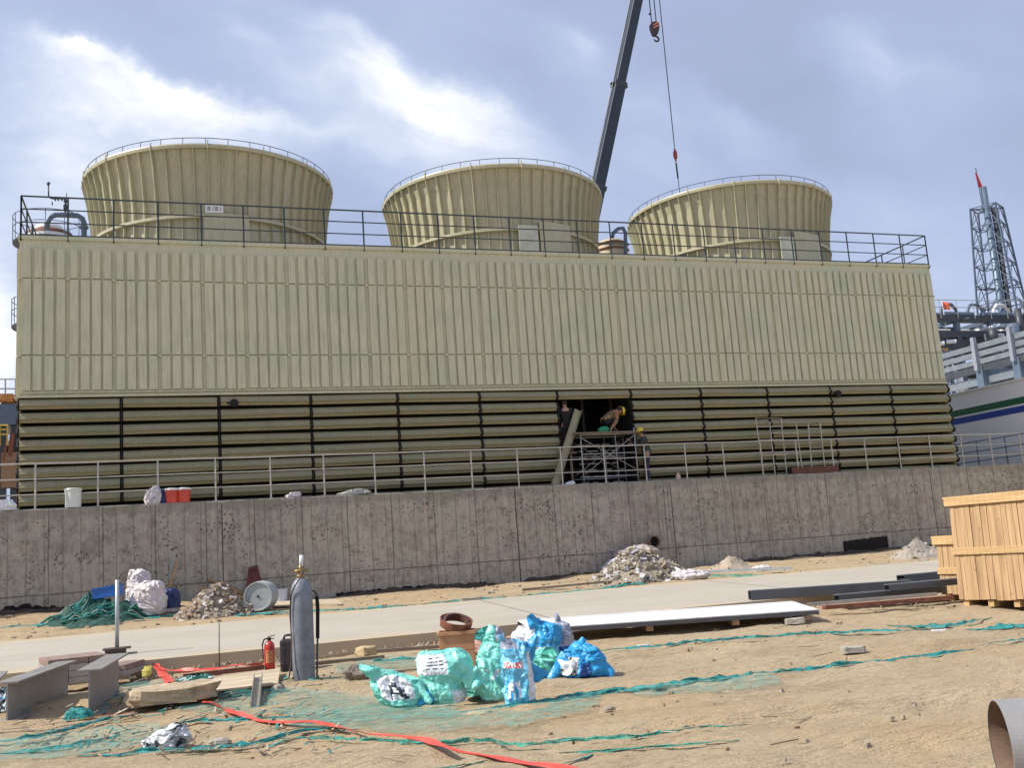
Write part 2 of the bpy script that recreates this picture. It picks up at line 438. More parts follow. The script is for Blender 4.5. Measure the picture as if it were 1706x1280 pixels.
REDP = mat('red_plastic', (0.60, 0.07, 0.04), 0.45)
ORANGE = mat('orange_paint', (0.62, 0.27, 0.05), 0.5)
WOODC = m_wood('crate_wood', (0.36, 0.225, 0.11), (0.60, 0.41, 0.22), (9, 9, 0.5))
PLY = m_wood('weathered_plywood', (0.50, 0.40, 0.27), (0.60, 0.50, 0.36), (0.8, 6, 6))
PLYD = m_wood('brown_plywood', (0.26, 0.15, 0.08), (0.36, 0.22, 0.12), (1, 6, 6))
RUST = mat('rusty_brown', (0.20, 0.075, 0.045), 0.7, vs=9, var=0.4, bump=0.3)
TEALN = mat('teal_netting', (0.04, 0.36, 0.34), 0.75, col2=(0.010, 0.17, 0.165), vs=14, bump=0.8, bs=60, alpha=(16, 0.36, 0.50, 0.10, 1.0))
GREENN = mat('green_netting', (0.08, 0.36, 0.27), 0.75, col2=(0.02, 0.22, 0.17), vs=12, bump=0.8, bs=60, alpha=(16, 0.36, 0.52, 0.05, 1.0))
SHEER = mat('sheer_teal_netting', (0.10, 0.38, 0.34), 0.8, vs=10, alpha=(13, 0.42, 0.66, 0.0, 0.62), stretch=(0.6, 3.0, 1))
REDT = mat('red_tape', (0.68, 0.085, 0.06), 0.45, vs=6, bump=0.4, bs=20)
STONE = mat('grey_stone', (0.33, 0.29, 0.23), 0.9, vs=7, var=0.35, bump=0.8, bs=22)
RUBB = mat('rubble', (0.30, 0.25, 0.185), 0.95, vs=14, var=0.35, bump=0.9, bs=35)
CEM = mat('cement_block', (0.36, 0.33, 0.28), 0.9, vs=6, var=0.2, bump=0.5)
SACK = mat('white_woven_sack', (0.62, 0.57, 0.56), 0.7, vs=10, var=0.12, bump=0.5, bs=18)
NAVY = mat('navy_plastic', (0.02, 0.035, 0.13), 0.5)
BLUEP = mat('blue_plastic', (0.02, 0.13, 0.45), 0.4)
SKIN = mat('skin', (0.42, 0.24, 0.16), 0.6)
HELM = mat('yellow_helmet', (0.80, 0.55, 0.03), 0.35, coat=0.3)
BITU = mat('black_bitumen', (0.010, 0.007, 0.006), 0.92, vs=9, var=0.6, bump=0.9, bs=12)
SOILD = mat('dark_damp_soil', (0.07, 0.045, 0.03), 0.95, vs=9, var=0.5, bump=1.0, bs=14)
CYL = mat('worn_grey_cylinder', (0.20, 0.22, 0.25), 0.45, 0.25, vs=5, var=0.3, bump=0.15)

# ---------------------------------------------------------------- ground
def ground():
    xs = np.concatenate([np.linspace(-900, -12, 12), np.arange(-10, 34, 0.11), np.linspace(35, 900, 14)])
    ys = np.concatenate([np.linspace(-600, -34, 8), np.arange(-30, -0.6, 0.10), [2.6]])
    nx, ny = len(xs), len(ys)
    vs = []
    for y in ys:
        for x in xs:
            if x in (xs[0], xs[-1]) or y == ys[0]: vs.append((x, y, G(x, y))); continue
            z = G(x, y)
            if -10 < x < 34 and y > -30:
                q = Vector((x*0.55, y*1.3, 0))
                k = 0.05
                z += k*mnoise.fractal(q, 1.0, 2.0, 4)
                q = Vector((x*1.6, y*3.8, 3))
                z += 0.034*abs(mnoise.fractal(q, 0.8, 2.2, 4))-0.012
                yy = y+0.10*x+0.35*mnoise.noise(Vector((x*0.12, 2, 8)))
                if y < -13.4:
                    for c_ in (-15.4, -17.2, -19.9, -21.5):
                        dd = (yy-c_)/0.22
                        if abs(dd) < 3: z += -0.035*math.exp(-dd*dd)*(1+0.35*math.sin(x*42))+0.018*math.exp(-(abs(dd)-1.7)**2*2.5)
                if -12.9 < y < -6.9: z = min(z, G(x, y)+0.0)-0.03   # bed of the road slab
                # hollow before the slab on the left
                z -= 0.10*smooth((9-x)/5)*smooth((y+14.3)/0.8)*smooth((-12.3-y)/0.4)
                # loose soil banked along the retaining wall
                z += 0.06*smooth((y+3.4)/2.4)*(0.5+mnoise.noise(Vector((x*0.9, 7, 1))))
            vs.append((x, y, z))
    fs = [(j*nx+i, j*nx+i+1, (j+1)*nx+i+1, (j+1)*nx+i) for j in range(ny-1) for i in range(nx-1)]
    mb = MB(); mb.v = [Vector(v) for v in vs]; mb.f = fs; mb.m = [0]*len(fs)
    o = mb.build('ground', SAND, sm=True); tag(o, kind='structure')
    t = MB()
    t.add([(-900, wallY(-900)+0.2, 3.27), (-45, wallY(-45)+0.2, 3.27), (75, wallY(75)+0.2, 3.27), (900, wallY(900)+0.2, 3.27), (900, 1500, 3.27), (-900, 1500, 3.27)], [(0, 1, 2, 3, 4, 5)])
    o = t.build('terrace_ground', mat('terrace_gravel', (0.33, 0.29, 0.23), 0.95, vs=2, bump=0.5)); tag(o, kind='structure')
ground()

def road():
    mb = MB(); xs = np.arange(-40, 75, 0.5)
    ys = np.linspace(-12.5, -7.15, 12)
    def z(x, y): return G(x, y)+0.125
    K = len(ys)+2
    rows = []
    for x in xs:
        wob = 0.03*mnoise.noise(Vector((x*0.8, 0, 0)))
        r = [(x, ys[0]+wob, z(x, ys[0])-0.35)]+[(x, y+(wob if j in (0,) else 0), z(x, y)) for j, y in enumerate(ys)]+[(x, ys[-1], z(x, ys[-1])-0.35)]
        rows += r
    n = len(xs)
    fs = [(i*K+j, (i+1)*K+j, (i+1)*K+j+1, i*K+j+1) for i in range(n-1) for j in range(K-1)]
    mb.add(rows, fs)
    o = mb.build('road', ROADM, sm=False); tag(o, kind='structure')
    j = MB()
    for x in (4.3, 9.7, 15.2, 20.7):
        a, b = (x, -12.505, G(x, -12.5)+0.129), (x+0.25, -7.2, G(x, -7.2)+0.129)
        j.add([a, (a[0]+0.014, a[1], a[2]), (b[0]+0.014, b[1], b[2]), b], [(0, 1, 2, 3)])
        j.add([(a[0], -12.54, a[2]), (a[0]+0.014, -12.54, a[2]), (a[0]+0.014, -12.54, a[2]-0.3), (a[0], -12.54, a[2]-0.3)], [(0, 3, 2, 1)])
    o = j.build('road_joints', SOILD); tag(o, kind='structure')
road()

# ---------------------------------------------------------------- retaining wall
def ret_wall():
    w = thing('retaining_wall', 'long grey cast concrete retaining wall carrying the steel handrail in front of the cooling tower', 'wall', (0, wallY(0), 0))
    mb = MB(); xs = [-900.0]+list(np.arange(-45, 75.1, 0.6))+[900.0]; n = len(xs)
    prof = [(0.0, -0.4), (0.0, 3.30), (0.03, 3.335), (0.42, 3.33), (0.42, 3.0)]
    vs = []
    for i, x in enumerate(xs):
        for a, z in prof:
            vs.append((x, wallY(x)+a, z+(0.012*mnoise.noise(Vector((x, 4, 0))) if z > 3.1 else 0)))
    K = len(prof)
    fs = [(i*K+j, (i+1)*K+j, (i+1)*K+j+1, i*K+j+1) for i in range(n-1) for j in range(K-1)]
    mb.add(vs, fs); o = mb.build('wall', WALLM, w)
    # wider construction joints
    j = MB()
    for px in (861, 1122, 1560, 370): 
        x = onWall(px, 870).x
        j.box((x, wallY(x)-0.001, 1.7), (0.022, 0.012, 3.1))
    j.build('construction_joint', mat('joint_dark', (0.07, 0.065, 0.06), 0.9), w)
    # drain pipe stub
    p = onWall(1087, 903); d = MB()
    T = Matrix.Translation((p.x, p.y-0.16, p.z))@Matrix.Rotation(-PI/2, 4, 'X')
    d.lathe([(0.155, 0.0), (0.185, 0.0), (0.185, 0.3)], 28, T=T, cap=False)
    d.lathe([(0.155, 0.0), (0.155, 0.3)], 28, T=T, cap=False)
    o = d.build('drain_pipe', mat('brown_clay_pipe', (0.22, 0.15, 0.11), 0.7), w, sm=True)
    c = MB(); c.lathe([(0.0, 0.14), (0.153, 0.14)], 28, T=T, cap=False); c.build('pipe_bore_shade', BLACK, o)  # black disc paints the darkness inside the pipe
    # tarry black coating on the foot of the wall: ragged sheets standing 2-4 mm proud
    random.seed(4)
    def patch(pts, off, amp=0.05):
        q = []
        for (x0, z0), (x1, z1) in zip(pts[:-1], pts[1:]):
            m = max(2, int(abs(x1-x0)/0.06)+1)
            for i in range(m):
                t = i/m; q.append((x0+(x1-x0)*t, z0+(z1-z0)*t+random.uniform(-amp, amp)))
        q.append(pts[-1])
        b = MB(); vs = []
        for x, z in q: vs += [(x, wallY(x)-off, 0.3), (x, wallY(x)-off, z)]
        b.add(vs, [(2*i, 2*i+2, 2*i+3, 2*i+1) for i in range(len(q)-1)])
        b.build('bitumen_coating', BITU, w)
    def wz(px, py): p_ = onWall(px, py); return (p_.x, p_.z)
    patch([wz(-60, 1020), wz(0, 1015), wz(40, 1008), wz(95, 1012), wz(135, 1018)], 0.004)
    patch([wz(560, 988), wz(590, 986), wz(650, 980), wz(720, 976), wz(810, 970), wz(812, 985)], 0.004, 0.03)
    patch([wz(868, 978), wz(890, 968), wz(960, 962), wz(1003, 955)], 0.004, 0.04)
    patch([wz(1180, 945), wz(1200, 938), wz(1290, 930), wz(1404, 921)], 0.004, 0.05)
    patch([wz(1404, 903), wz(1425, 900), wz(1452, 896), wz(1478, 893), wz(1479, 930)], 0.005, 0.02)
    patch([wz(1480, 921), wz(1520, 917), wz(1580, 914)], 0.004, 0.04)
ret_wall()

# ---------------------------------------------------------------- handrail on the wall
def handrail():
    t = thing('handrail', 'galvanised three-rail handrail along the top of the concrete retaining wall', 'railing', (0, wallY(0)+0.15, 3.33))
    off = 0.14; zb = 3.33; sp = 1.412; x0 = 0.58
    for h in (1.12, 0.74, 0.36):
        r = MB(); a, b = x0-sp*9, x0+sp*24
        n = 34; pts = [(a+(b-a)*i/n, wallY(a+(b-a)*i/n)+off, zb+h+0.006*math.sin(i*2.3)) for i in range(n+1)]
        r.tube(pts, 0.024 if h > 1 else 0.017, 8); r.build('rail', GALV, t, sm=True)
    for k in range(-9, 25):
        x = x0+sp*k+0.02*math.sin(k*3.1); m = MB()
        m.tube([(x, wallY(x)+off, zb-0.02), (x+0.004*math.sin(k), wallY(x)+off, zb+1.11)], 0.024, 8)
        m.box((x, wallY(x)+off, zb+0.012), (0.12, 0.1, 0.012))
        m.build('post', GALV, t)
    s = thing('handrail', 'grey handrail turning back from the wall beside the white striped building', 'railing', (33.2, 0.2, 3.3))
    m = MB()
    for h in (1.12, 0.74, 0.36): m.tube([(33.2, -0.1, 3.3+h), (33.2, 9.5, 3.3+h)], 0.022, 6)
    m.build('rail', BLUEG, s, sm=True)
    for y in (0.9, 2.3, 3.7, 5.1, 6.5, 7.9, 9.3):
        p_ = MB(); p_.tube([(33.2, y, 3.28), (33.2, y, 4.4)], 0.022, 6); p_.build('post', BLUEG, s, sm=True)
handrail()

# ---------------------------------------------------------------- cooling tower
ZT, ZM, L, DY = 10.705, 6.32, 30.0, 10.62
def tower():
    T = thing('cooling_tower', 'long beige fibreglass cooling tower with ribbed cladding, louvered base and three fan stacks', 'cooling tower', (15, 5.3, 3.3))
    random.seed(2)
    # ribbed cladding, one mesh per side; local u along the side, outward o
    def side(p0, p1):
        p0 = Vector(p0); p1 = Vector(p1); d = (p1-p0); Ls = d.length; d.normalize(); o = Vector((d.y, -d.x, 0))
        mb = MB()
        def quadbox(u0, u1, z0, z1, dep, ch=0.16):
            # trapezoid rib: narrower at its face
            c = (u1-u0)*ch/2
            vs = []
            for z in (z0, z1):
                for u, q in ((u0, 0), (u0+c, dep), (u1-c, dep), (u1, 0)): vs.append(p0+d*u+o*q+Vector((0, 0, z)))
            mb.add(vs, [(0, 1, 5, 4), (1, 2, 6, 5), (2, 3, 7, 6), (3, 2, 1, 0), (4, 5, 6, 7)])
        # base sheet
        mb.add([p0+Vector((0, 0, ZM)), p1+Vector((0, 0, ZM)), p1+Vector((0, 0, ZT)), p0+Vector((0, 0, ZT))], [(0, 1, 2, 3)])
        npan = max(2, round(Ls/1.154)); pw = Ls/npan
        rows = [(6.50, 7.422), (7.455, 9.512), (9.548, 10.36)]
        for k in range(npan):
            u = k*pw; n = 4
            dz = random.uniform(-0.012, 0.012)
            for r_i, (z0, z1) in enumerate(rows):
                wd = 0.195 if r_i == 2 else 0.222
                for i in range(n):
                    uc = u+0.045+(pw-0.05)*(i+0.5)/n+random.uniform(-0.004, 0.004)
                    quadbox(uc-wd/2, uc+wd/2, z0+dz, z1+dz, 0.066+random.uniform(-0.008, 0.006), 0.05)
            for z in (7.44, 9.53):
                quadbox(u-0.03, u+0.09, z-0.03+dz, z+0.03+dz, 0.050, 0.2)
            quadbox(u-0.012+0.0, u+0.012, 6.47, 10.40, 0.012, 0.2)
        # eaves band and drip flange
        mb.bar(p0+o*0.022+Vector((0, 0, ZT-0.03))-d*0.03, p1+o*0.022+Vector((0, 0, ZT-0.03))+d*0.03, 0.05, 0.10)
        mb.bar(p0+o*0.045+Vector((0, 0, ZM+0.02))-d*0.03, p1+o*0.045+Vector((0, 0, ZM+0.02))+d*0.03, 0.09, 0.05)
        mb.bar(p0+o*0.030+Vector((0, 0, ZM+0.13))-d*0.03, p1+o*0.030+Vector((0, 0, ZM+0.13))+d*0.03, 0.05, 0.03)
        mb.build('wall_cladding', FRP, T)
    side((0, 0, 0), (L, 0, 0)); side((L, 0, 0), (L, DY, 0)); side((L, DY, 0), (0, DY, 0)); side((0, DY, 0), (0, 0, 0))
    dk = MB(); dk.box((L/2, DY/2, ZT-0.06), (L-0.06, DY-0.06, 0.1)); dk.build('roof_deck', mat('deck_grey', (0.30, 0.29, 0.24), 0.8), T)
    # louver banks
    bay = L/12
    def louv(mb, x0, x1, zt_, sy=1, y0=0.0):
        # one louver: fibreglass blade leaning out, folded lip below
        pr = [(0.10, 0.0), (-0.03, -0.03), (-0.075, -0.09), (-0.095, -0.165), (-0.145, -0.183), (-0.147, -0.20), (-0.085, -0.225), (-0.045, -0.285)]
        sag = random.uniform(-0.013, 0.013)
        vs = [(x0, y0+sy*a, zt_+b+sag) for a, b in pr]+[(x1, y0+sy*a, zt_+b-sag) for a, b in pr]
        n = len(pr)
        vs2 = [(x, y+sy*0.012, z-0.004) for x, y, z in vs]
        fs = [(i, n+i, n+i+1, i+1) for i in range(n-1)]
        mb.add(vs, fs); mb.add(vs2, [tuple(reversed(f)) for f in fs])
        for e in (0, 1):
            o_ = e*n
            mb.add([vs[o_+i] for i in range(n)]+[vs2[o_+i] for i in range(n)], [(i, i+1, n+i+1, n+i) for i in range(n-1)])
    dzl = 0.356
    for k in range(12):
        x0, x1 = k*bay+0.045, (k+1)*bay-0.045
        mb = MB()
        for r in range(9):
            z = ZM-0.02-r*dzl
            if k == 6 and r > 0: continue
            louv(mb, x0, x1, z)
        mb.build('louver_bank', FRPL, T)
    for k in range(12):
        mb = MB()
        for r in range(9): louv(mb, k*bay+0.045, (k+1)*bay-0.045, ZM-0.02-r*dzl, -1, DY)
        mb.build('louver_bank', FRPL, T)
    # side plates closing every louver end, black to paint the shade in the gaps
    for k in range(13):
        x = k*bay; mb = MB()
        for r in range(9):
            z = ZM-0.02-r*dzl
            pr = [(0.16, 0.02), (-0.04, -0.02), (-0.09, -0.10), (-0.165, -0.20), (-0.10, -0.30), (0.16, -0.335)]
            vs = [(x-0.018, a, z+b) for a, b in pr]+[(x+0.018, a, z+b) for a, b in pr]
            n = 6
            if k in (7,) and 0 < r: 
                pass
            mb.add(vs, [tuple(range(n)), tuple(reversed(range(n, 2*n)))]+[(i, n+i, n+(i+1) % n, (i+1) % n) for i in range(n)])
        mb.build('louver_end_plate', mat('gap_shade_black', (0.02, 0.019, 0.017), 0.8), T)
    # end walls of the base, and fill boxes coloured black for the shade behind the louvers
    for x in (0.02, L-0.02):
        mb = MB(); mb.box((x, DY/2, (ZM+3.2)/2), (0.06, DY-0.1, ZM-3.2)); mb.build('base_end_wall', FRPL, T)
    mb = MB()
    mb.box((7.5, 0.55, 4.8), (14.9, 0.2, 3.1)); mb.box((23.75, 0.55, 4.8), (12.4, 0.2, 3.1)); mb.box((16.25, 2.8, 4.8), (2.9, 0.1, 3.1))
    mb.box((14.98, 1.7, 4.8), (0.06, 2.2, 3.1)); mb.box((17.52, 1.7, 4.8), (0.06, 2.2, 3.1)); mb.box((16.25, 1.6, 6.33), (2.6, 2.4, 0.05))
    mb.build('inner_shade_fill', BLACK, T)
    # frame and fill slats seen through the open bay
    fr = MB()
    for x in (15.25, 16.3, 17.3): fr.bar((x, 1.1, 3.2), (x, 1.1, 6.25), 0.09)
    for z in (3.9, 5.0): fr.bar((15.0, 1.1, z), (17.5, 1.1, z), 0.07)
    fr.build('inner_frame', mat('dark_timber_frame', (0.045, 0.042, 0.036), 0.8), T)
    sl = MB(); random.seed(9)
    for r in range(7):
        z = 3.45+r*0.2; x = 15.9
        while x < 17.3:
            w = random.uniform(0.15, 0.4); sl.box((x+w/2, 0.72, z), (w, 0.02, 0.035)); x += w+random.uniform(0.05, 0.25)
    sl.build('fill_slats', mat('pale_slat', (0.5, 0.5, 0.48), 0.5), T)
    # loudspeaker-like black vents clipped on the top louver
    for px, py in ((390, 672), (1396, 656)):
        p = onY(px, py, -0.12); b = MB()
        Tm = Matrix.Translation(p)@Matrix.Rotation(PI/2, 4, 'X')
        b.lathe([(0.0, -0.02), (0.10, -0.02), (0.12, 0.02), (0.11, 0.06), (0.06, 0.08), (0.0, 0.08)], 16, T=Tm)
        b.box((p.x-0.12, p.y-0.01, p.z+0.01), (0.14, 0.05, 0.05)); b.build('vent_cap', BLACK, T)
    # plank lying on a louver ledge (rough rubble strip in the photograph)
    # ---- fan stacks
    def Rz(z):
        P_ = [(ZT-0.05, 3.64), (12.04, 3.62), (12.6, 3.66), (13.1, 3.73), (13.6, 3.80), (13.91, 3.89), (14.15, 3.945)]
        for (z0, r0), (z1, r1) in zip(P_[:-1], P_[1:]):
            if z <= z1: return r0+(r1-r0)*(z-z0)/(z1-z0)
        return P_[-1][1]
    for i in range(3):
        cx, cy = 5.18+10*i, 5.30
        zs = [ZT-0.05, 11.4, 12.04, 12.3, 12.6, 12.85, 13.1, 13.35, 13.6, 13.8, 13.91, 14.03, 14.15]
        S = MB(); S.lathe([(Rz(z), z) for z in zs], 120, c=(cx, cy, 0), cap=False)
        S.lathe([(Rz(z)-0.03, z) for z in reversed(zs)], 120, c=(cx, cy, 0), cap=False)
        # ribs
        nr = 60
        for k in range(nr):
            a = 2*PI*(k+0.35)/nr; ca, sa = math.cos(a), math.sin(a); tx, ty = -sa, ca
            hw = 0.012; dep = 0.13
            for (za, zb_) in ((ZT, 11.97), (12.08, 14.11)):
                zz = [z for z in np.linspace(za, zb_, 8)]
                vs = []
                for z in zz:
                    r = Rz(z)-0.005
                    for q, s_ in ((0, -1.6), (dep, -1), (dep, 1), (0, 1.6)):
                        vs.append((cx+(r+q)*ca+tx*hw*s_, cy+(r+q)*sa+ty*hw*s_, z))
                n = len(zz)
                S.add(vs, [(j*4+c, (j+1)*4+c, (j+1)*4+c+1, j*4+c+1) for j in range(n-1) for c in range(3)]+[(0, 1, 2, 3), tuple(4*(n-1)+c for c in (3, 2, 1, 0))])
        st = S.build('fan_stack', FRPS, T)
        st['label'] = ['left fan stack, nearest and largest in the view', 'middle fan stack', 'right fan stack, farthest in the view'][i]
        rg = MB()
        rg.lathe([(3.61, 11.97), (3.79, 11.98), (3.79, 12.07), (3.61, 12.075)], 120, c=(cx, cy, 0), cap=False); rg.build('joint_flange', FRPS, st)
        lp = MB(); R = 3.94
        lp.lathe([(R-0.04, 14.07), (R+0.10, 14.08), (R+0.115, 14.17), (R+0.10, 14.21), (R+0.02, 14.22), (R-0.04, 14.22), (R-0.06, 14.11)], 120, c=(cx, cy, 0), cap=False)
        lp.build('rim', FRPS, st)
        rl = MB()
        rl.tube([(cx+(R+0.03)*math.cos(2*PI*k/90), cy+(R+0.03)*math.sin(2*PI*k/90), 14.41) for k in range(90)], 0.011, 6, closed=True)
        for k in range(38):
            a = 2*PI*k/38; rl.tube([(cx+(R+0.05)*math.cos(a), cy+(R+0.05)*math.sin(a), 14.18), (cx+(R+0.03)*math.cos(a), cy+(R+0.03)*math.sin(a), 14.41)], 0.011, 5)
        rl.build('rim_rail', RAILD, st)
        for k in range(15):
            br = MB(); a = 2*PI*(4*k+0.35)/60; ca, sa = math.cos(a), math.sin(a)
            br.tube([(cx+(R+0.10)*ca, cy+(R+0.10)*sa, 14.31), (cx+(R+0.13)*ca, cy+(R+0.13)*sa, 14.05)], 0.022, 5)
            br.tube([(cx+(Rz(z)+0.13)*ca, cy+(Rz(z)+0.13)*sa, z) for z in (12.1, 12.6, 13.1, 13.6, 13.91, 14.11)], 0.017, 5)
            br.build('tie_bracket', FRPS, st)
        # access hatch on the lower drum
        def angfor(px):
            best = None
            for q in np.linspace(-PI*0.95, -PI*0.05, 400):
                x_, _ = projx((cx+3.62*math.cos(q), cy+3.62*math.sin(q), 11.9))
                if best is None or abs(x_-px) < best[0]: best = (abs(x_-px), q)
            return best[1]
        def curved(a0, a1, z0, z1, r, th=0.03):
            r += 0.03; m = MB(); n = 6; vs = []
            for j in range(n+1):
                a = a0+(a1-a0)*j/n
                for rr, z in ((r, z0), (r+th, z0), (r+th, z1), (r, z1)): vs.append((cx+rr*math.cos(a), cy+rr*math.sin(a), z))
            m.add(vs, [(4*j+c, 4*(j+1)+c, 4*(j+1)+(c+1) % 4, 4*j+(c+1) % 4) for j in range(n) for c in range(4)]+[(3, 2, 1, 0), tuple(4*n+c for c in range(4))])
            return m
        if i == 0:
            a0, a1 = angfor(340), angfor(411)
            curved(a0, a1, 10.9, 12.10, 3.74, 0.06).build('access_hatch', FRPS, st)
            s0, s1 = angfor(343), angfor(371)
            sg = curved(s0, s1, 12.11, 12.34, 3.80, 0.012)
            so = sg.build('hatch_sign', WHITE, st)
            mk = MB()
            for q, ww in ((0.2, 0.10), (0.45, 0.03), (0.62, 0.10), (0.85, 0.03)):
                for z in (12.19, 12.235, 12.28): 
                    a = s0+(s1-s0)*q; mk.add([(cx+3.846*math.cos(a+e*ww*0.12), cy+3.846*math.sin(a+e*ww*0.12), z+f) for e, f in ((-1, -0.012), (1, -0.012), (1, 0.012), (-1, 0.012))], [(0, 1, 2, 3)])
            mk.build('sign_marks', mat('ink_dark', (0.05, 0.05, 0.05), 0.7), so)
        elif i == 1:
            a0, a1 = angfor(862), angfor(893)
            hb = curved(a0, a1, 10.9, 12.14, 3.735, 0.05); hb.build('access_hatch', mat('pale_hatch', (0.52, 0.53, 0.42), 0.45), st)
            a2 = angfor(945); curved(a1+0.02, a2, 10.9, 12.30, 3.735, 0.04).build('access_hatch', FRPS, st)
        else:
            a0, a1 = angfor(1296), angfor(1317)
            hb = curved(a0, a1, 10.9, 12.12, 3.735, 0.05); hb.build('access_hatch', mat('pale_hatch', (0.6, 0.6, 0.48)), st)
            a2 = angfor(1360); curved(a1+0.02, a2, 10.9, 12.34, 3.735, 0.04).build('access_hatch', FRPS, st)
        # fan hub, blades and motor shaft down inside the stack
        fn = MB(); fn.lathe([(0.0, 11.6), (0.5, 11.6), (0.5, 12.0), (0.3, 12.1), (0, 12.12)], 20, c=(cx, cy, 0))
        for k in range(6):
            a = PI*k/3+i; fn.bar((cx, cy, 11.8), (cx+3.45*math.cos(a), cy+3.45*math.sin(a), 11.85), 0.45, 0.04)
        fn.build('fan', STEEL, st)
    # ---- roof guard rails
    def guard(p0, p1, n, last=True):
        p0 = Vector(p0); p1 = Vector(p1); g = MB()
        for h, r in ((1.12, 0.024), (0.76, 0.018), (0.39, 0.018), (0.04, 0.022)):
            g.tube([p0+Vector((0, 0, h)), p1+Vector((0, 0, h))], r, 6)
        for k in range(n+(1 if last else 0)):
            q = p0.lerp(p1, k/n); g.tube([q+Vector((0, 0, -0.12)), q+Vector((0, 0, 1.12))], 0.024, 6)
        g.build('guard_rail', RAILD, T)
    e = 0.03
    guard((e, -e, ZT), (L-e, -e, ZT), 26); guard((L-e, -e, ZT), (L-e, DY+e, ZT), 9); guard((L-e, DY+e, ZT), (e, DY+e, ZT), 26); guard((e, DY+e, ZT), (e, -e, ZT), 9)
    # rusty channel lying on deck between stack 2 and 3
    p = onY(1090, 427, 0.5); q = onY(1192, 430, 0.5); m = MB(); m.bar(p-Vector((0, 0, 0.02)), q-Vector((0, 0, 0.02)), 0.1, 0.10); m.build('edge_channel', RUST, T)
tower()

# vent pipework on the deck and tank heads behind the tower
def deck_pipes():
    t = thing('vent_pipe', 'blue-grey goose-neck vent pipe with valves at the left end of the tower roof', 'pipe', (1.0, 8.0, ZT))
    Y = 8.0
    def p(px, py): return onY(px, py, Y)
    m = MB()
    m.tube([(1.03, Y, ZT-0.1), p(140, 395), p(140, 372), p(137, 364), p(130, 359.5), p(108, 358), p(92, 358), p(84, 362), p(79, 370), p(78, 382)], 0.095, 12)
    m.build('pipe', BLUEG, t, sm=True)
    f = MB()
    for a, b in (((140, 377), (140, 381)),): f.tube([p(*a), p(*b)], 0.15, 12)
    f.build('flange', BLUEG, t)
    v = MB()
    v.tube([p(109, 358), p(109.5, 332)], 0.028, 8); v.tube([p(109.3, 350), p(109.6, 341)], 0.075, 10); v.tube([p(109.5, 337), p(109.6, 334)], 0.07, 8)
    v.tube([p(110, 332), p(104, 331), p(88, 331), p(83, 329.5), p(81, 326), p(80.5, 308)], 0.026, 8)
    for x in (92, 97, 103): v.tube([p(x-1.3, 331.5), p(x+1.3, 331.5)], 0.07, 8)
    v.tube([p(110.5, 334), p(110.8, 322)], 0.015, 6); v.tube([p(79, 305.5), p(82.5, 305.5)], 0.06, 8); v.tube([p(80.6, 309), p(80.6, 305)], [0.03, 0.07], 8)
    v.tube([p(87, 336), p(87, 342)], 0.02, 6)
    v.build('valve', STEELD, t, sm=True)
    # round tank with domed head behind the left corner
    c = onY(82, 395, 17.0); t2 = thing('storage_tank', 'white domed tank with a round guard rail behind the left corner of the tower', 'tank', (c.x, 17.0, 3.3))
    b = MB(); b.lathe([(0.95, 3.3), (0.95, c.z-0.05), (0.9, c.z+0.1)], 40, c=(c.x, 17, 0)); b.build('shell', WHITE, t2, sm=True)
    d = MB(); d.lathe([(0.95, c.z-0.02), (0.93, c.z+0.12), (0.55, c.z+0.22)], 40, c=(c.x, 17, 0), cap=False); d.build('rust_band', RUST, t2, sm=True)
    d = MB(); d.lathe([(0.60, c.z+0.2), (0.6, c.z+0.34), (0.52, c.z+0.46), (0.3, c.z+0.55), (0, c.z+0.58)], 32, c=(c.x, 17, 0)); d.build('head', WHITE, t2, sm=True)
    for zz, R_ in ((c.z-0.3, 1.42), (onY(28, 545, 17).z, 1.42)):
        g = MB(); g.lathe([(R_-0.4, zz-0.06), (R_, zz-0.08), (R_, zz-0.02), (R_-0.4, zz)], 40, c=(c.x, 17, 0), cap=False); g.build('platform', STEELD, t2)
        g = MB()
        for h in (1.1, 0.6): g.tube([(c.x+R_*math.cos(2*PI*k/40), 17+R_*math.sin(2*PI*k/40), zz+h) for k in range(40)], 0.018, 5, closed=True)
        for k in range(12):
            a = 2*PI*k/12; g.tube([(c.x+R_*math.cos(a), 17+R_*math.sin(a), zz), (c.x+R_*math.cos(a), 17+R_*math.sin(a), zz+1.1)], 0.018, 5)
        g.build('guard_rail', BLUEG, t2)
    c = onY(1018, 412, 17.0); t3 = thing('storage_tank', 'beige domed tank with rusty bands between the middle and right fan stacks', 'tank', (c.x, 17.0, 3.3))
    b = MB(); b.lathe([(0.85, 3.3), (0.85, c.z), (0.80, c.z+0.15), (0.6, c.z+0.3), (0.3, c.z+0.38), (0, c.z+0.4)], 36, c=(c.x, 17, 0))
    b.build('shell', mat('beige_tank', (0.50, 0.42, 0.27), 0.5), t3, sm=True)
    for z in (c.z-0.25, c.z+0.05):
        g = MB(); g.tube([(c.x+0.88*math.cos(2*PI*k/36), 17+0.88*math.sin(2*PI*k/36), z) for k in range(36)], 0.05, 6, closed=True); g.build('band', RUST, t3, sm=True)
    g = MB(); q = lambda x, y: onY(x, y, 15.9)
    g.tube([q(1042, 430), q(1042, 388), q(1038, 380), q(1030, 381), q(1022, 388), q(1020, 396)], 0.10, 10); g.build('pipe', BLUEG, t3, sm=True)
deck_pipes()

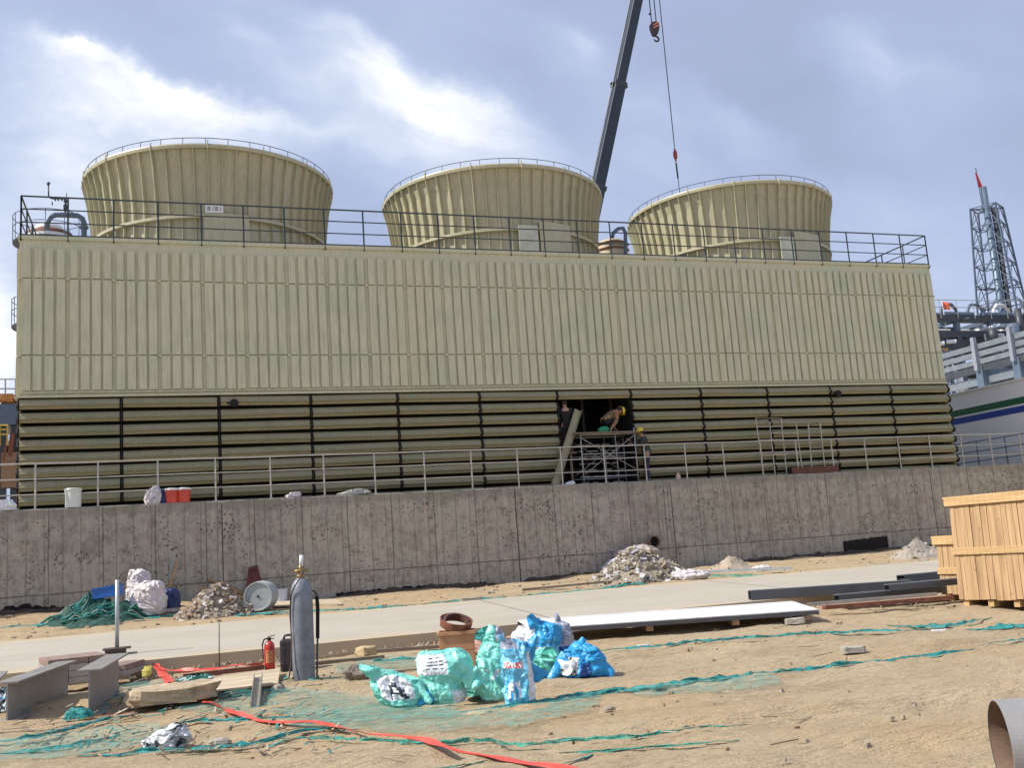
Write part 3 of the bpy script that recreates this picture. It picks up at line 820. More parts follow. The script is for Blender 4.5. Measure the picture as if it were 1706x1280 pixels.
# ---------------------------------------------------------------- crane
def crane():
    Y = 16.0
    t = thing('mobile_crane', 'dark blue telescopic crane boom rising behind the middle fan stack', 'crane', (20.2, Y, 3.3))
    a, b = onY(1000, 290, Y), onY(1061, 0, Y)
    d = (b-a).normalized()
    base = a-d*((a.z-5.2)/d.z); tip = b+d*5.3
    c1 = onY(1027, 140, Y)
    k1 = (c1-base).dot(d); p1 = base+d*k1; c0 = onY(998, 316, Y); p0 = base+d*(c0-base).dot(d)
    cm = mat('boom_blue_grey', (0.035, 0.048, 0.065), 0.45, 0.2, vs=1.5, bump=0.1)
    m = MB(); m.bar(base, p0, 0.68, 0.75, up=(0, 1, 0)); m.build('boom_section', cm, t, bevel=0.04)
    m = MB(); m.bar(p0, p1, 0.60, 0.66, up=(0, 1, 0)); m.build('boom_section', cm, t, bevel=0.05)
    m = MB(); m.bar(p1, tip, 0.52, 0.56, up=(0, 1, 0)); m.build('boom_section', cm, t, bevel=0.05)
    for q, w in ((p0, 0.78), (p1, 0.68)):
        m = MB(); m.bar(q-d*0.12, q+d*0.12, w, w, up=(0, 1, 0)); 
        m.bar(q-d*0.05+Vector((-0.46, 0, 0.12)), q+d*0.05+Vector((0.46, 0, -0.12)), 0.10, 0.22, up=(0, 1, 0)); m.build('collar', STEELD, t, bevel=0.02)
    random.seed(3)
    n_ = Vector((d.z, 0, -d.x))
    for k in range(16):
        q = p0.lerp(p1, (k+0.5)/16); w_ = 0.09 if k % 5 == 2 else 0.04
        T = Matrix.Translation(q+Vector((0, -0.325, 0)))@Matrix.Rotation(PI/2, 4, 'X'); m = MB(); m.lathe([(w_, 0), (w_, 0.02), (0, 0.02)], 10, T=T); m.build('pin_plate', STEELD, t)
    h = MB(); h.bar(tip-d*0.4, tip+d*0.5+Vector((0.35, 0, 0)), 0.9, 0.9, up=(0, 1, 0)); h.bar(tip+d*0.2, tip+d*0.2+Vector((1.4, 0, 0.1)), 0.35, 0.35); h.build('boom_head', STEELD, t)
    # luffing rope on the back of the boom
    r = MB(); r.tube([onY(987, 300, Y-0.1), onY(1050, 0, Y-0.1), tip+Vector((-0.5, -0.1, 0.2))], 0.028, 5); r.build('winch_rope', STEELD, t)
    # carrier, hidden by the tower
    c = MB(); c.box((18.5, Y+0.2, 4.6), (11, 2.6, 0.9)); c.box((13.6, Y+0.2, 5.4), (1.8, 2.4, 1.6)); c.box((20.0, Y+0.2, 5.4), (3.0, 2.2, 1.0)); c.build('carrier', ORANGE, t, bevel=0.08)
    for x in (14.2, 15.6, 20.5, 21.9):
        for y in (Y-0.95, Y+1.35):
            w = MB(); T = Matrix.Translation((x, y-0.2, 3.87))@Matrix.Rotation(-PI/2, 4, 'X'); w.lathe([(0.3, 0), (0.56, 0.02), (0.6, 0.1), (0.6, 0.3), (0.56, 0.38), (0.3, 0.4)], 24, T=T); w.build('wheel', BLACK, t, sm=True)
    # hook block hanging from the head
    q = lambda x, y: onY(x, y, Y)
    hb = thing('hook_block', 'crane hook block with orange hazard stripes hanging beside the boom', 'crane hook', tuple(q(1090, 70)))
    m = MB(); top = q(1089.5, 38); bot = q(1091, 62); sx = 0.42
    prof = [(0.10, 0), (0.19, 0.04), (0.215, 0.15), (0.215, 0.34), (0.17, 0.48), (0.12, 0.64), (0.07, 0.72)]
    zt_ = top.z; xc = top.x
    poly = [(xc-w, -z) for w, z in prof]+[(xc+w, -z) for w, z in reversed(prof)]
    T = Matrix.Translation((0, Y, zt_))@Matrix.Rotation(PI/2, 4, 'X')
    m.prism(poly, -0.2, 0.2, T); m.build('block', mat('hook_dark', (0.05, 0.03, 0.04), 0.5), hb, bevel=0.03)
    m = MB()
    for e in (0.0, 0.16): m.add([(xc-0.17, Y-0.206, zt_-0.36+e), (xc-0.17, Y-0.206, zt_-0.44+e), (xc+0.17, Y-0.206, zt_-0.24+e), (xc+0.17, Y-0.206, zt_-0.16+e)], [(0, 1, 2, 3)])
    m.build('hazard_stripes', mat('hazard_orange', (0.75, 0.25, 0.12), 0.5), hb)
    m = MB(); hc = (xc+0.05, Y, zt_-0.92); R_ = 0.14
    pts = [(xc+0.03, Y, zt_-0.68)]+[(hc[0]+R_*math.cos(a), Y, hc[2]+R_*math.sin(a)) for a in np.linspace(PI*0.5, -PI*1.0, 14)]
    m.tube(pts, [0.05]+[0.05]*10+[0.045, 0.04, 0.025, 0.015], 10); m.build('hook', mat('hook_dark', (0.05, 0.03, 0.04)), hb, sm=True)
    m = MB()
    for dx in (-0.14, 0.14): m.tube([(xc+dx, Y, zt_-0.1), (xc+dx, Y, tip.z)], 0.03, 5)
    m.tube([(xc-0.24, Y, zt_+0.5), (xc-0.13, Y, zt_+0.52)], 0.06, 6)
    m.build('rope', STEELD, hb)
    lb = thing('headache_ball', 'thin auxiliary crane line with a small red ball weight above the right fan stack', 'crane hook', tuple(q(1125, 258)))
    k = q(1125, 258); m = MB(); m.lathe([(0.03, 0.4), (0.05, 0.24), (0.10, 0.19), (0.115, 0.0), (0.10, -0.18), (0.05, -0.24), (0.03, -0.4)], 14, c=tuple(k)); m.build('ball', mat('dull_red', (0.28, 0.05, 0.03), 0.5), lb, sm=True)
    m = MB(); m.tube([(k.x, Y, k.z+0.45), (k.x, Y, tip.z+0.4)], 0.026, 5); m.tube([(k.x, Y, k.z-0.45), (k.x+0.02, Y, k.z-1.3)], 0.05, 6); m.tube([(k.x+0.02, Y, k.z-1.2), (k.x+0.03, Y-0.2, k.z-7.2)], 0.02, 5); m.build('rope', STEELD, lb)
crane()

# ---------------------------------------------------------------- right background
def right_background():
    # white hall with green and blue stripes, running away behind the wall end
    X = 34.0
    t = thing('striped_building', 'long low white building with a green and a blue stripe right of the cooling tower', 'building', (X, 4, 3.3))
    b = MB(); b.box((X+6, 5.0, 4.9), (12, 30, 3.24)); b.build('wall', GREYW, t)
    r = MB(); r.box((X+6, 5.0, 6.54), (12.12, 30.1, 0.06)); r.build('roof', WHITE, t)
    for z0, z1, m_, nm in ((5.62, 5.87, mat('green_stripe', (0.01, 0.10, 0.045), 0.5), 'green_stripe'), (5.30, 5.545, mat('blue_stripe', (0.015, 0.05, 0.30), 0.5), 'blue_stripe')):
        s = MB(); s.box((X-0.003, 5.0, (z0+z1)/2), (0.012, 29.9, z1-z0)); s.build(nm, m_, t)
    # railed silver gantry above the building
    X2 = 40.0
    g = thing('pipe_bridge', 'silver pipe bridge with pale posts above the striped building', 'pipe rack', (X2, 6, 3.3))
    za = [onX(1625, y, X2).z for y in (579, 592, 605)]
    for z in za:
        m = MB(); m.bar((X2, -4, z), (X2, 24, z), 0.16, 0.24); m.build('pipe', mat('silver_lagging', (0.20, 0.225, 0.25), 0.5, 0.3), g)
    z2 = za[2]-0.85
    m = MB(); m.bar((X2+0.3, -4, z2), (X2+0.3, 24, z2), 0.2, 0.35); m.build('pipe', mat('silver_lagging', (0, 0, 0)), g)
    for px in (1628, 1691, 1760):
        y = onX(px, 580, X2).y
        m = MB(); m.bar((X2-0.18, y, za[2]-0.4), (X2-0.18, y, za[0]+0.45), 0.18, 0.2); m.build('post', mat('pale_grey_paint', (0.24, 0.26, 0.30), 0.5), g)
        m = MB(); m.bar((X2+0.1, y, 3.3), (X2+0.1, y, za[2]-0.2), 0.4, 0.4); m.build('column', BLUEG, g)
        m = MB(); m.bar((X2+0.1, y, za[2]-0.5), (X2+5, y, za[2]-0.5), 0.25, 0.3); m.build('beam', BLUEG, g)
    m = MB(); m.bar((X2+0.1, -4, za[2]-0.32), (X2+0.1, 24, za[2]-0.32), 0.3, 0.3); m.build('beam', STEELD, g)
    # dense pipe rack far behind, running along X
    Y = 34.0
    p = thing('pipe_rack', 'dark blue steel pipe rack with several decks of pipes behind the tower', 'pipe rack', (60, Y, 3.3))
    def z(px, py): return onY(px, py, Y).z
    lv = [z(1600, 532), z(1600, 558), z(1600, 575), z(1600, 612)]
    x0, x1 = 50, 95
    random.seed(12)
    for i, zz in enumerate(lv):
        m = MB(); m.bar((x0, Y, zz), (x1, Y, zz), 0.5, 0.55 if i != 2 else 0.9); m.bar((x0, Y+4, zz), (x1, Y+4, zz), 0.5, 0.5); m.build('beam', STEELD, p)
    for k, x in enumerate(np.arange(x0, x1, 3.4)):
        m = MB(); m.bar((x, Y, 3.3), (x, Y, lv[0]+0.2), 0.38, 0.38); m.bar((x, Y+4, 3.3), (x, Y+4, lv[0]+0.2), 0.38, 0.38)
        m.bar((x, Y, lv[0]-0.1), (x, Y+4, lv[0]-0.1), 0.25, 0.3); m.build('column', BLUEG, p)
    for i, (zz, mm) in enumerate(((lv[0]+0.45, BLUEG), (lv[1]+0.5, WHITE), (lv[1]+0.5, GALV), (lv[2]+0.6, GREYW), (lv[3]+0.6, WHITE), (lv[3]+0.6, STEELD), (lv[3]-1.2, BLUEG), (lv[3]-2.2, GREYW))):
        m = MB(); x = x0
        while x < x1:
            l = random.uniform(0.8, 3.0)
            m.tube([(x, Y+0.4+0.4*i, zz), (x+l, Y+0.4+0.4*i, zz)], random.uniform(0.12, 0.3), 8); x += l+random.choice((0.1, 0.3, 0.9))
        m.build('pipe', mm, p)
    for k in range(12):   # looped expansion bends on the top deck
        x = x0+2+k*2.15*1.25; r = 0.75; m = MB()
        m.tube([(x, Y+0.5, lv[0]+0.2), (x, Y+0.5, lv[0]+0.9), (x+0.35, Y+0.5, lv[0]+1.35), (x+1.1, Y+0.5, lv[0]+1.35), (x+1.5, Y+0.5, lv[0]+0.9), (x+1.5, Y+0.5, lv[0]+0.2)], 0.13, 8)
        m.build('expansion_loop', BLUEG if k % 3 else GREYW, p, sm=True)
    m = MB()
    for h in (0.5, 1.0): m.tube([(x0, Y-0.3, lv[0]+0.3+h*1.2), (x1, Y-0.3, lv[0]+0.3+h*1.2)], 0.03, 4)
    for x in np.arange(x0, x1, 1.7): m.tube([(x, Y-0.3, lv[0]), (x, Y-0.3, lv[0]+1.5)], 0.03, 4)
    m.build('walkway_rail', GALV, p)
    for nm_, mm, cnt in (('fittings', STEELD, 150), ('fittings', GREYW, 60), ('fittings', WHITE, 34)):
        m = MB()
        for _ in range(cnt):
            x = random.uniform(x0, x1); zz = random.uniform(lv[3]-3, lv[0]+0.4); l = random.uniform(0.2, 1.0)
            if random.random() < 0.5: m.bar((x, Y-0.5+random.random()*3, zz), (x, Y-0.5+random.random()*3, zz+l), random.uniform(0.08, 0.3))
            else: m.tube([(x, Y-0.6+random.random()*2, zz), (x+l, Y-0.6, zz)], random.uniform(0.05, 0.2), 6)
        tag(m.build(nm_, mm, p), kind='stuff')
    for (px, py, w_, h_) in ((1690, 560, 2.2, 2.0), (1700, 545, 1.2, 3.0), (1655, 560, 1.6, 1.2), (1640, 620, 1.5, 1.2), (1672, 628, 1.8, 1.6), (1600, 640, 1.2, 1.6), (1585, 615, 0.9, 1.0)):
        q = onY(px, py, Y-1.2); m = MB()
        m.tube([(q.x, q.y, q.z-h_/2), (q.x, q.y, q.z+h_/2)], w_*0.22, 12); m.tube([(q.x-w_/2, q.y, q.z-h_*0.2), (q.x+w_/2, q.y, q.z-h_*0.2)], 0.12, 8)
        m.tube([(q.x-w_/2, q.y, q.z-h_), (q.x-w_/2, q.y, q.z+0.2)], 0.1, 8)
        m.build('vessel', random.choice((GREYW, BLUEG, STEELD)), p, sm=True)
    # orange stair and platform just behind the corner
    o = thing('stair_tower', 'orange railed platform just right of the tower corner', 'stairs', (42.5, 10, 3.3))
    m = MB(); q = [onY(x, y, 12) for x, y in ((1570, 583), (1579, 583), (1570, 597), (1581, 592), (1570, 612), (1582, 607))]
    for a, b in ((0, 1), (2, 3), (4, 5)): m.bar(q[a]-Vector((1, 0, 0)), q[b], 0.08, 0.16)
    m.bar(q[5], q[1], 0.07); m.build('guard_rail', ORANGE, o)
    m = MB(); m.bar((q[1].x, 12, 3.3), (q[1].x, 12, q[1].z), 0.15); m.bar((q[0].x, 12, 3.3), (q[0].x, 12, q[0].z), 0.15); m.build('column', BLUEG, o)
    # flare tower
    cx, cy = 95.6, 60.0
    FB = mat('flare_lattice', (0.09, 0.125, 0.18), 0.5, 0.2); f = thing('flare_tower', 'tall lattice flare tower with a central stack and red flag at the right edge', 'tower', (cx, cy, 3.3))
    zt_, zb = 37.4, 3.3
    def half(z): return 1.40+(zt_-z)*0.056
    def cor(z): h = half(z); c, s_ = math.cos(0.5), math.sin(0.5); return [Vector((cx+c*a*h-s_*b*h, cy+s_*a*h+c*b*h, z)) for a, b in ((-1, -1), (1, -1), (1, 1), (-1, 1))]
    z = zt_; m = MB(); C0 = cor(zt_); C1 = cor(zb)
    for a, b in zip(C0, C1): m.bar(a, b, 0.17)
    m.build('leg', FB, f)
    m = MB(); zs = list(np.arange(zt_, 8, -2.35))
    for i in range(len(zs)):
        c = cor(zs[i]); mid = cor(zs[i]-1.17); nx_ = cor(zs[i]-2.35)
        for k in range(4):
            m.bar(c[k], c[(k+1) % 4], 0.11)
            mm_ = (c[k]+c[(k+1) % 4])/2
            m.bar(mm_, nx_[k], 0.09); m.bar(mm_, nx_[(k+1) % 4], 0.09)
            if i % 1 == 0: m.bar(c[k], Vector((cx, cy, zs[i]-0.5)), 0.07)
    m.build('bracing', FB, f)
    m = MB(); m.tube([(cx, cy, zb), (cx, cy, 22), (cx, cy, 40.0)], [0.56, 0.45, 0.36], 20); m.build('stack', mat('flare_steel', (0.12, 0.17, 0.23), 0.45, 0.3), f, sm=True)
    m = MB(); m.tube([(cx+0.75, cy-0.3, zb), (cx+0.75, cy-0.3, zt_)], 0.3, 12); m.build('riser_pipe', STEELD, f, sm=True)
    m = MB(); m.tube([(cx-0.55, cy, 37), (cx-0.7, cy, 42.4)], 0.05, 5); m.build('flag_pole', STEELD, f)
    m = MB(); m.add([(cx-0.9, cy, 41.8), (cx-0.65, cy, 41.8), (cx-0.2, cy-0.1, 40.0), (cx-0.75, cy, 39.9)], [(0, 1, 2, 3)]); m.build('flag', mat('red_flag', (0.6, 0.03, 0.03), 0.7), f)
    for zz in (27.6, 37.3):
        m = MB(); c = cor(zz); m.bar(c[0], c[2], 0.12); m.bar(c[1], c[3], 0.12); m.build('platform', STEELD, f)
    # small orange flag
    q = onY(1568, 503, 34); fl = thing('flag', 'small orange flag flying above the pipe rack', 'flag', (q.x, 33.9, q.z-2.5))
    m = MB(); n = 6; vs = []
    for i in range(n+1):
        for j in (0, 1): vs.append((q.x+0.85*i/n, 33.9+0.15*math.sin(i*1.3), q.z+(0.05 if j == 0 else -0.6)-0.25*(i/n)**1.5+(0.0 if j else -0.1*i/n)))
    m.add(vs, [(2*i, 2*i+1, 2*i+3, 2*i+2) for i in range(n)]); m.build('cloth', mat('orange_flag', (0.75, 0.13, 0.05), 0.7), fl)
    m = MB(); m.tube([(q.x, 33.9, q.z-3.5), (q.x, 33.9, q.z+0.1)], 0.03, 5); m.build('pole', GREYW, fl)
right_background()

# ---------------------------------------------------------------- left background
def left_background():
    Y = 16.0
    t = thing('plant_platform', 'dark blue steel plant platform with white guard rail at the left edge', 'platform', (-3, Y, 3.3))
    def q(x, y): return onY(x, y, Y)
    a, b = q(-60, 690), q(29, 690)
    m = MB(); m.box(((a.x+b.x)/2, Y+1.5, b.z), (b.x-a.x, 3.0, 0.85)); m.build('deck_beam', BLUEG, t)
    m = MB()
    for py in (632, 648, 664): m.tube([q(-60, py), q(27, py)], 0.03, 6)
    for px in (-50, -20, 9, 26): m.tube([q(px, 668), q(px, 632)], 0.03, 6)
    m.build('guard_rail', GALV, t)
    m = MB(); random.seed(5)
    for k in range(16):
        p = q(random.uniform(3, 27), 668); m.box((p.x, Y+random.uniform(-0.1, 0.6), p.z+0.12), (random.uniform(0.2, 0.5), 0.2, random.uniform(0.1, 0.35)))
    m.build('clutter', mat('orange_clutter', (0.5, 0.22, 0.07), 0.7, vs=3, var=0.4), t)
    for px in (-30, 3, 24):
        p = q(px, 700); m = MB(); m.bar((p.x, Y+0.3, 3.3), (p.x, Y+0.3, p.z), 0.3); m.build('column', STEELD, t)
    m = MB()
    for py in (712, 719, 727): m.tube([q(-40, py)+Vector((0, -0.4, 0)), q(16, py-1)+Vector((0, -0.4, 0))], 0.035, 6)
    for px in (2, 15): m.tube([q(px, 745)+Vector((0, -0.4, 0)), q(px, 712)+Vector((0, -0.4, 0))], 0.035, 6)
    m.build('stair_rail', mat('yellow_rail', (0.62, 0.42, 0.06), 0.5), t)
    m = MB(); m.tube([q(17, 760), q(21, 722)], 0.1, 8); m.tube([q(5, 770), q(12, 735)], 0.07, 8); m.build('pipe', RUST, t)
    m = MB(); p = q(5, 770); m.box((p.x-1.5, Y+1.2, p.z), (3.6, 1.0, 1.6)); m.build('blue_cabinet', BLUEG, t)
    m = MB(); p = q(18, 800); m.box((p.x, Y+0.2, p.z+0.4), (0.7, 0.5, 1.4)); m.build('brick_pier', PLYD, t)
left_background()

# ---------------------------------------------------------------- netting, tape and strips on the ground
def crumple(q, sc, seed=0.0):
    v = Vector((q[0]*sc+seed, q[1]*sc, q[2]*sc))
    return abs(mnoise.noise(v))+0.5*abs(mnoise.noise(v*2.3))+0.25*abs(mnoise.noise(v*5.1))
def resample(pts, step):
    out_ = [pts[0]]
    for a, b in zip(pts[:-1], pts[1:]):
        n = max(1, int((b-a).length/step))
        for i in range(1, n+1): out_.append(a.lerp(b, i/n))
    # smooth
    for _ in range(3):
        out_ = [out_[0]]+[(out_[i-1]+out_[i]*2+out_[i+1])/4 for i in range(1, len(out_)-1)]+[out_[-1]]
    return out_
def net_strip(name, label, px, w, m, cat='netting', seed=0.0, flat=0.5, group=None, rise=0.035, road=False):
    """crumpled strip of netting lying along ground points; w = half width (m), one value or per point"""
    lift = 0.125 if road else 0.0
    P0 = [P(x, y, lift) for x, y in px]
    pts = resample(P0, 0.07); K = 9; vs = []
    n = len(pts)
    for i, p in enumerate(pts):
        d = (pts[min(i+1, n-1)]-pts[max(i-1, 0)]); d.z = 0; d.normalize(); s = Vector((d.y, -d.x, 0))
        if isinstance(w, (list, tuple)):
            f = i/(n-1)*(len(w)-1); k = min(int(f), len(w)-2); ww = w[k]+(w[k+1]-w[k])*(f-k)
        else: ww = w
        e_ = smooth(min(i, n-1-i)/9.0)*0.93+0.07
        wv = (ww*(0.20+1.35*abs(mnoise.noise(Vector((p.x*1.5+seed, p.y*1.5, 2)))))+0.010)*e_
        sh = 0.10*mnoise.noise(Vector((p.x*2.2, p.y*2.2, seed+5)))
        for j in range(K):
            t = j/(K-1)*2-1
            jt = (1+0.35*random.uniform(-1, 1)*abs(t))
            q = p+s*(t*wv*jt+sh)+Vector((random.uniform(-1, 1), random.uniform(-1, 1), 0))*0.012
            z = G(q.x, q.y)+lift+0.008+0.008*random.random()+rise*e_*(1-t*t)*(0.2+1.6*crumple((q.x, q.y, 0), 5.5, seed))+0.012*mnoise.noise(q*14)
            q += Vector((0.03*mnoise.noise(q*9), 0.03*mnoise.noise(q*9+Vector((4, 4, 4))), 0))
            vs.append((q.x, q.y, z))
    mb = MB(); mb.add(vs, [(i*K+j, (i+1)*K+j, (i+1)*K+j+1, i*K+j+1) for i in range(n-1) for j in range(K-1)])
    o = mb.build(name, m, sm=False); tag(o, label, cat, group)
    return o
NG = 'strips of green netting lying on the sand'
net_strip('netting_strip', 'long teal netting strip along the far edge of the concrete road, left half', [(-40, 1052), (0, 1048), (70, 1044), (130, 1040), (210, 1036), (262, 1030), (300, 1027), (345, 1028), (400, 1028), (440, 1024), (500, 1021), (600, 1017), (640, 1014), (700, 1008)], 0.13, TEALN, seed=1, group=NG)
net_strip('netting_strip', 'teal netting strip along the far road edge leading up to the central rubble heap', [(690, 1009), (780, 1002), (850, 998), (900, 992), (940, 989), (1000, 984), (1050, 975), (1090, 968), (1130, 965)], [0.08, 0.1, 0.2, 0.3, 0.35, 0.2], TEALN, seed=7, group=NG)
net_strip('netting_strip', 'pale green netting strip past the small sand heaps behind the road on the right', [(1120, 966), (1200, 961), (1280, 961), (1330, 958), (1390, 955), (1440, 947), (1500, 942), (1570, 934)], [0.1, 0.2, 0.45, 0.5, 0.4, 0.12, 0.1], GREENN, seed=11, group=NG)
net_strip('netting_strip', 'teal netting strip running right from the blue plastic bags to the crates', [(995, 1087), (1050, 1084), (1100, 1080), (1150, 1072), (1200, 1069), (1290, 1063), (1400, 1057), (1450, 1055), (1540, 1052)], 0.07, TEALN, seed=15, group=NG)
net_strip('netting_strip', 'short bunched netting strip in front of the wooden crates', [(1475, 1043), (1500, 1045), (1535, 1049), (1560, 1046), (1600, 1042), (1650, 1032)], [0.05, 0.05, 0.16, 0.08, 0.05, 0.09], TEALN, seed=17, group=NG)
net_strip('netting_strip', 'bunched netting strip leaving the picture below the wooden crates', [(1580, 1051), (1640, 1052), (1680, 1047), (1706, 1045), (1760, 1042)], [0.05, 0.07, 0.14, 0.2, 0.2], TEALN, seed=19, group=NG)
net_strip('netting_strip', 'thin netting cord beyond the knotted end of the long diagonal strip', [(1628, 1078), (1660, 1073), (1720, 1066), (1760, 1062)], 0.018, TEALN, seed=23, group=NG, rise=0.02)
net_strip('netting_strip', 'long diagonal teal netting strip with a knotted right end, below the bags', [(760, 1190), (840, 1181), (900, 1174), (980, 1162), (1060, 1150), (1140, 1140), (1200, 1136), (1300, 1123), (1400, 1113), (1500, 1101), (1560, 1096), (1600, 1088), (1625, 1084)], [0.03, 0.04, 0.05, 0.05, 0.06, 0.06, 0.05, 0.06, 0.07, 0.05, 0.16], TEALN, seed=27, group=NG)
net_strip('netting_strip', 'teal netting strip across the bottom left corner, nearest the camera', [(-40, 1262), (40, 1256), (110, 1250), (180, 1236), (226, 1220)], 0.085, TEALN, seed=31, group=NG)
net_strip('netting_strip', 'thin netting strip above the bottom left strip', [(-30, 1238), (30, 1236), (90, 1228), (140, 1212), (175, 1202), (235, 1192)], 0.035, TEALN, seed=35, group=NG)
net_strip('netting_strip', 'teal netting strip curving below the crumpled grey foil', [(130, 1262), (200, 1262), (290, 1256), (370, 1250), (430, 1242), (480, 1228), (540, 1218), (600, 1218)], [0.04, 0.06, 0.06, 0.06, 0.05, 0.03], TEALN, seed=37, group=NG)
net_strip('netting_strip', 'teal netting strip right of the stone block above the red tape', [(258, 1215), (290, 1208), (350, 1204), (400, 1203), (450, 1200), (490, 1197), (540, 1188)], [0.04, 0.08, 0.10, 0.06, 0.05, 0.09, 0.03], TEALN, seed=41, group=NG)
net_strip('netting_strip', 'faded netting strip running right towards the bottom of the picture', [(460, 1236), (560, 1235), (700, 1242), (800, 1240), (900, 1246), (960, 1240), (1040, 1233), (1130, 1222), (1240, 1210)], [0.012, 0.015, 0.02, 0.02, 0.045, 0.025, 0.015], GREENN, seed=43, group=NG, rise=0.03)
net_strip('netting_strip', 'small netting tuft at the bottom edge beside the red tape', [(930, 1278), (965, 1272), (992, 1262)], 0.05, TEALN, seed=45, group=NG)
net_strip('netting_strip', 'thin green netting strip nearest the bottom edge, right of the red tape', [(700, 1290), (800, 1273), (900, 1262), (980, 1262), (1100, 1250), (1230, 1236)], 0.012, GREENN, seed=47, group=NG, rise=0.02)
net_strip('netting_strip', 'teal netting strip between the yellow stone and the wooden box', [(592, 1112), (630, 1104), (680, 1102), (730, 1096)], [0.05, 0.12, 0.14, 0.08], TEALN, seed=49, group=NG)
net_strip('netting_strip', 'short netting strip at the foot of the gas cylinder', [(470, 1136), (530, 1134), (575, 1131)], 0.05, TEALN, seed=51, group=NG)

def sheer(label, poly, seed):
    """loose single layer of see-through netting on the sand"""
    c = [P(x, y) for x, y in poly]
    # grid between two long edges: first half is the far edge, second half the near edge reversed
    h = len(c)//2; A = resample(c[:h], 0.08); B = resample(list(reversed(c[h:])), 0.08)
    n = max(len(A), len(B)); K = 14; vs = []
    for i in range(n):
        a = A[min(len(A)-1, int(i/(n-1)*(len(A)-1)))]; b = B[min(len(B)-1, int(i/(n-1)*(len(B)-1)))]
        for j in range(K+1):
            q = a.lerp(b, j/K); q += Vector((0.07*mnoise.noise(q*3.1), 0.07*mnoise.noise(q*2.7+Vector((3, 1, 1))), 0))
            rid = max(0, mnoise.noise(Vector((q.x*1.2+q.y*0.5, q.y*6.0, seed))))
            vs.append((q.x, q.y, G(q.x, q.y)+0.03+0.05*rid+0.008*mnoise.noise(q*20)))
    mb = MB(); mb.add(vs, [(i*(K+1)+j, (i+1)*(K+1)+j, (i+1)*(K+1)+j+1, i*(K+1)+j+1) for i in range(n-1) for j in range(K)])
    o = mb.build('netting_sheet', SHEER, sm=True); tag(o, label, 'netting', 'sheets of see-through netting spread on the sand')
sheer('see-through netting sheet spread on the sand in front of the gas cylinder', [(300, 1168), (480, 1150), (620, 1165), (760, 1178), (760, 1200), (600, 1212), (430, 1196), (290, 1190)], 1)
sheer('see-through netting sheet below the small bags, along the red tape', [(470, 1190), (620, 1180), (760, 1195), (1000, 1160), (1000, 1180), (880, 1215), (700, 1228), (480, 1215)], 2)
sheer('see-through netting sheet behind the small white and green bags', [(560, 1110), (660, 1098), (735, 1094), (735, 1108), (670, 1122), (560, 1128)], 3)
sheer('see-through netting flap hanging off the long diagonal strip', [(1040, 1158), (1180, 1137), (1290, 1126), (1306, 1144), (1230, 1156), (1060, 1166)], 4)
sheer('see-through netting sheet in the bottom left corner', [(-30, 1240), (120, 1228), (260, 1212), (300, 1230), (160, 1262), (-30, 1282)], 5)
sheer('see-through netting sheet between the steel beams and the stone block', [(180, 1150), (230, 1140), (300, 1135), (300, 1150), (240, 1165), (180, 1172)], 6)

def tape(name, label, px, w, m, cat, rise=0.02, seed=0, thick=0.0):
    pts = resample([P(x, y) for x, y in px], 0.05); n = len(pts); vs = []
    for i, p in enumerate(pts):
        d = (pts[min(i+1, n-1)]-pts[max(i-1, 0)]); d.z = 0; d.normalize(); s = Vector((d.y, -d.x, 0))
        tw = mnoise.noise(Vector((i*0.06+seed, 0, 0)))*2.2
        for j in range(4):
            t = (j/3*2-1)
            q = p+s*t*w*math.cos(tw)
            z = G(q.x, q.y)+0.02+rise*(1+mnoise.noise(Vector((i*0.15, j*0.7, seed))))+t*w*0.6*math.sin(tw)*(1 if t*math.sin(tw) > 0 else 0.1)
            vs.append((q.x, q.y, z))
    mb = MB(); mb.add(vs, [(i*4+j, (i+1)*4+j, (i+1)*4+j+1, i*4+j+1) for i in range(n-1) for j in range(3)])
    o = mb.build(name, m, sm=True); tag(o, label, cat); return o
tape('red_tape', 'long twisted red tape trailing across the sand to the bottom edge', [(340, 1176), (370, 1186), (400, 1199), (432, 1210), (470, 1212), (520, 1210), (570, 1222), (620, 1233), (665, 1235), (710, 1244), (760, 1261), (820, 1272), (900, 1284), (960, 1295)], 0.042, REDT, 'tape')
tape('red_tape', 'red tape heaped behind the plywood board left of the fire extinguisher', [(258, 1116), (272, 1126), (300, 1128), (330, 1127), (370, 1122), (410, 1118), (440, 1117)], 0.05, REDT, 'tape', rise=0.05, seed=3)
tape('red_tape', 'short piece of red tape hanging down beside the yellow scrap', [(262, 1117), (272, 1132), (284, 1147)], 0.06, REDT, 'tape', rise=0.04, seed=8)
tape('steel_strap', 'rusty flat steel strap on the sand in the lower left corner', [(-20, 1224), (60, 1217), (130, 1203), (220, 1193)], 0.022, RUST, 'strap', rise=0.008, seed=5)

# ---------------------------------------------------------------- irregular solids
def blob(sx, sy, sz, seed, n=14, rough=0.25, sc=1.6, box=0.0, flat=True):
    """closed rocky solid standing on z=0; box>0 squares it off"""
    vs = []; fs = []
    nu, nv = n*2, n
    for j in range(nv+1):
        th = PI*j/nv
        for i in range(nu):
            ph = 2*PI*i/nu
            v = Vector((math.sin(th)*math.cos(ph), math.sin(th)*math.sin(ph), math.cos(th)))
            if box > 0:
                mxx = max(abs(v.x), abs(v.y), abs(v.z)); v = v.lerp(v/mxx, box)
            k = 1+rough*mnoise.fractal(v*sc+Vector((seed*7.3, seed*1.7, 0)), 0.9, 2.1, 4)
            v = v*k
            vs.append((v.x*sx/2, v.y*sy/2, max(-0.15*sz, v.z*sz/2)+sz/2*0.92))
    for j in range(nv):
        for i in range(nu):
            i2 = (i+1) % nu
            fs.append((j*nu+i, (j+1)*nu+i, (j+1)*nu+i2, j*nu+i2))
    return vs, fs
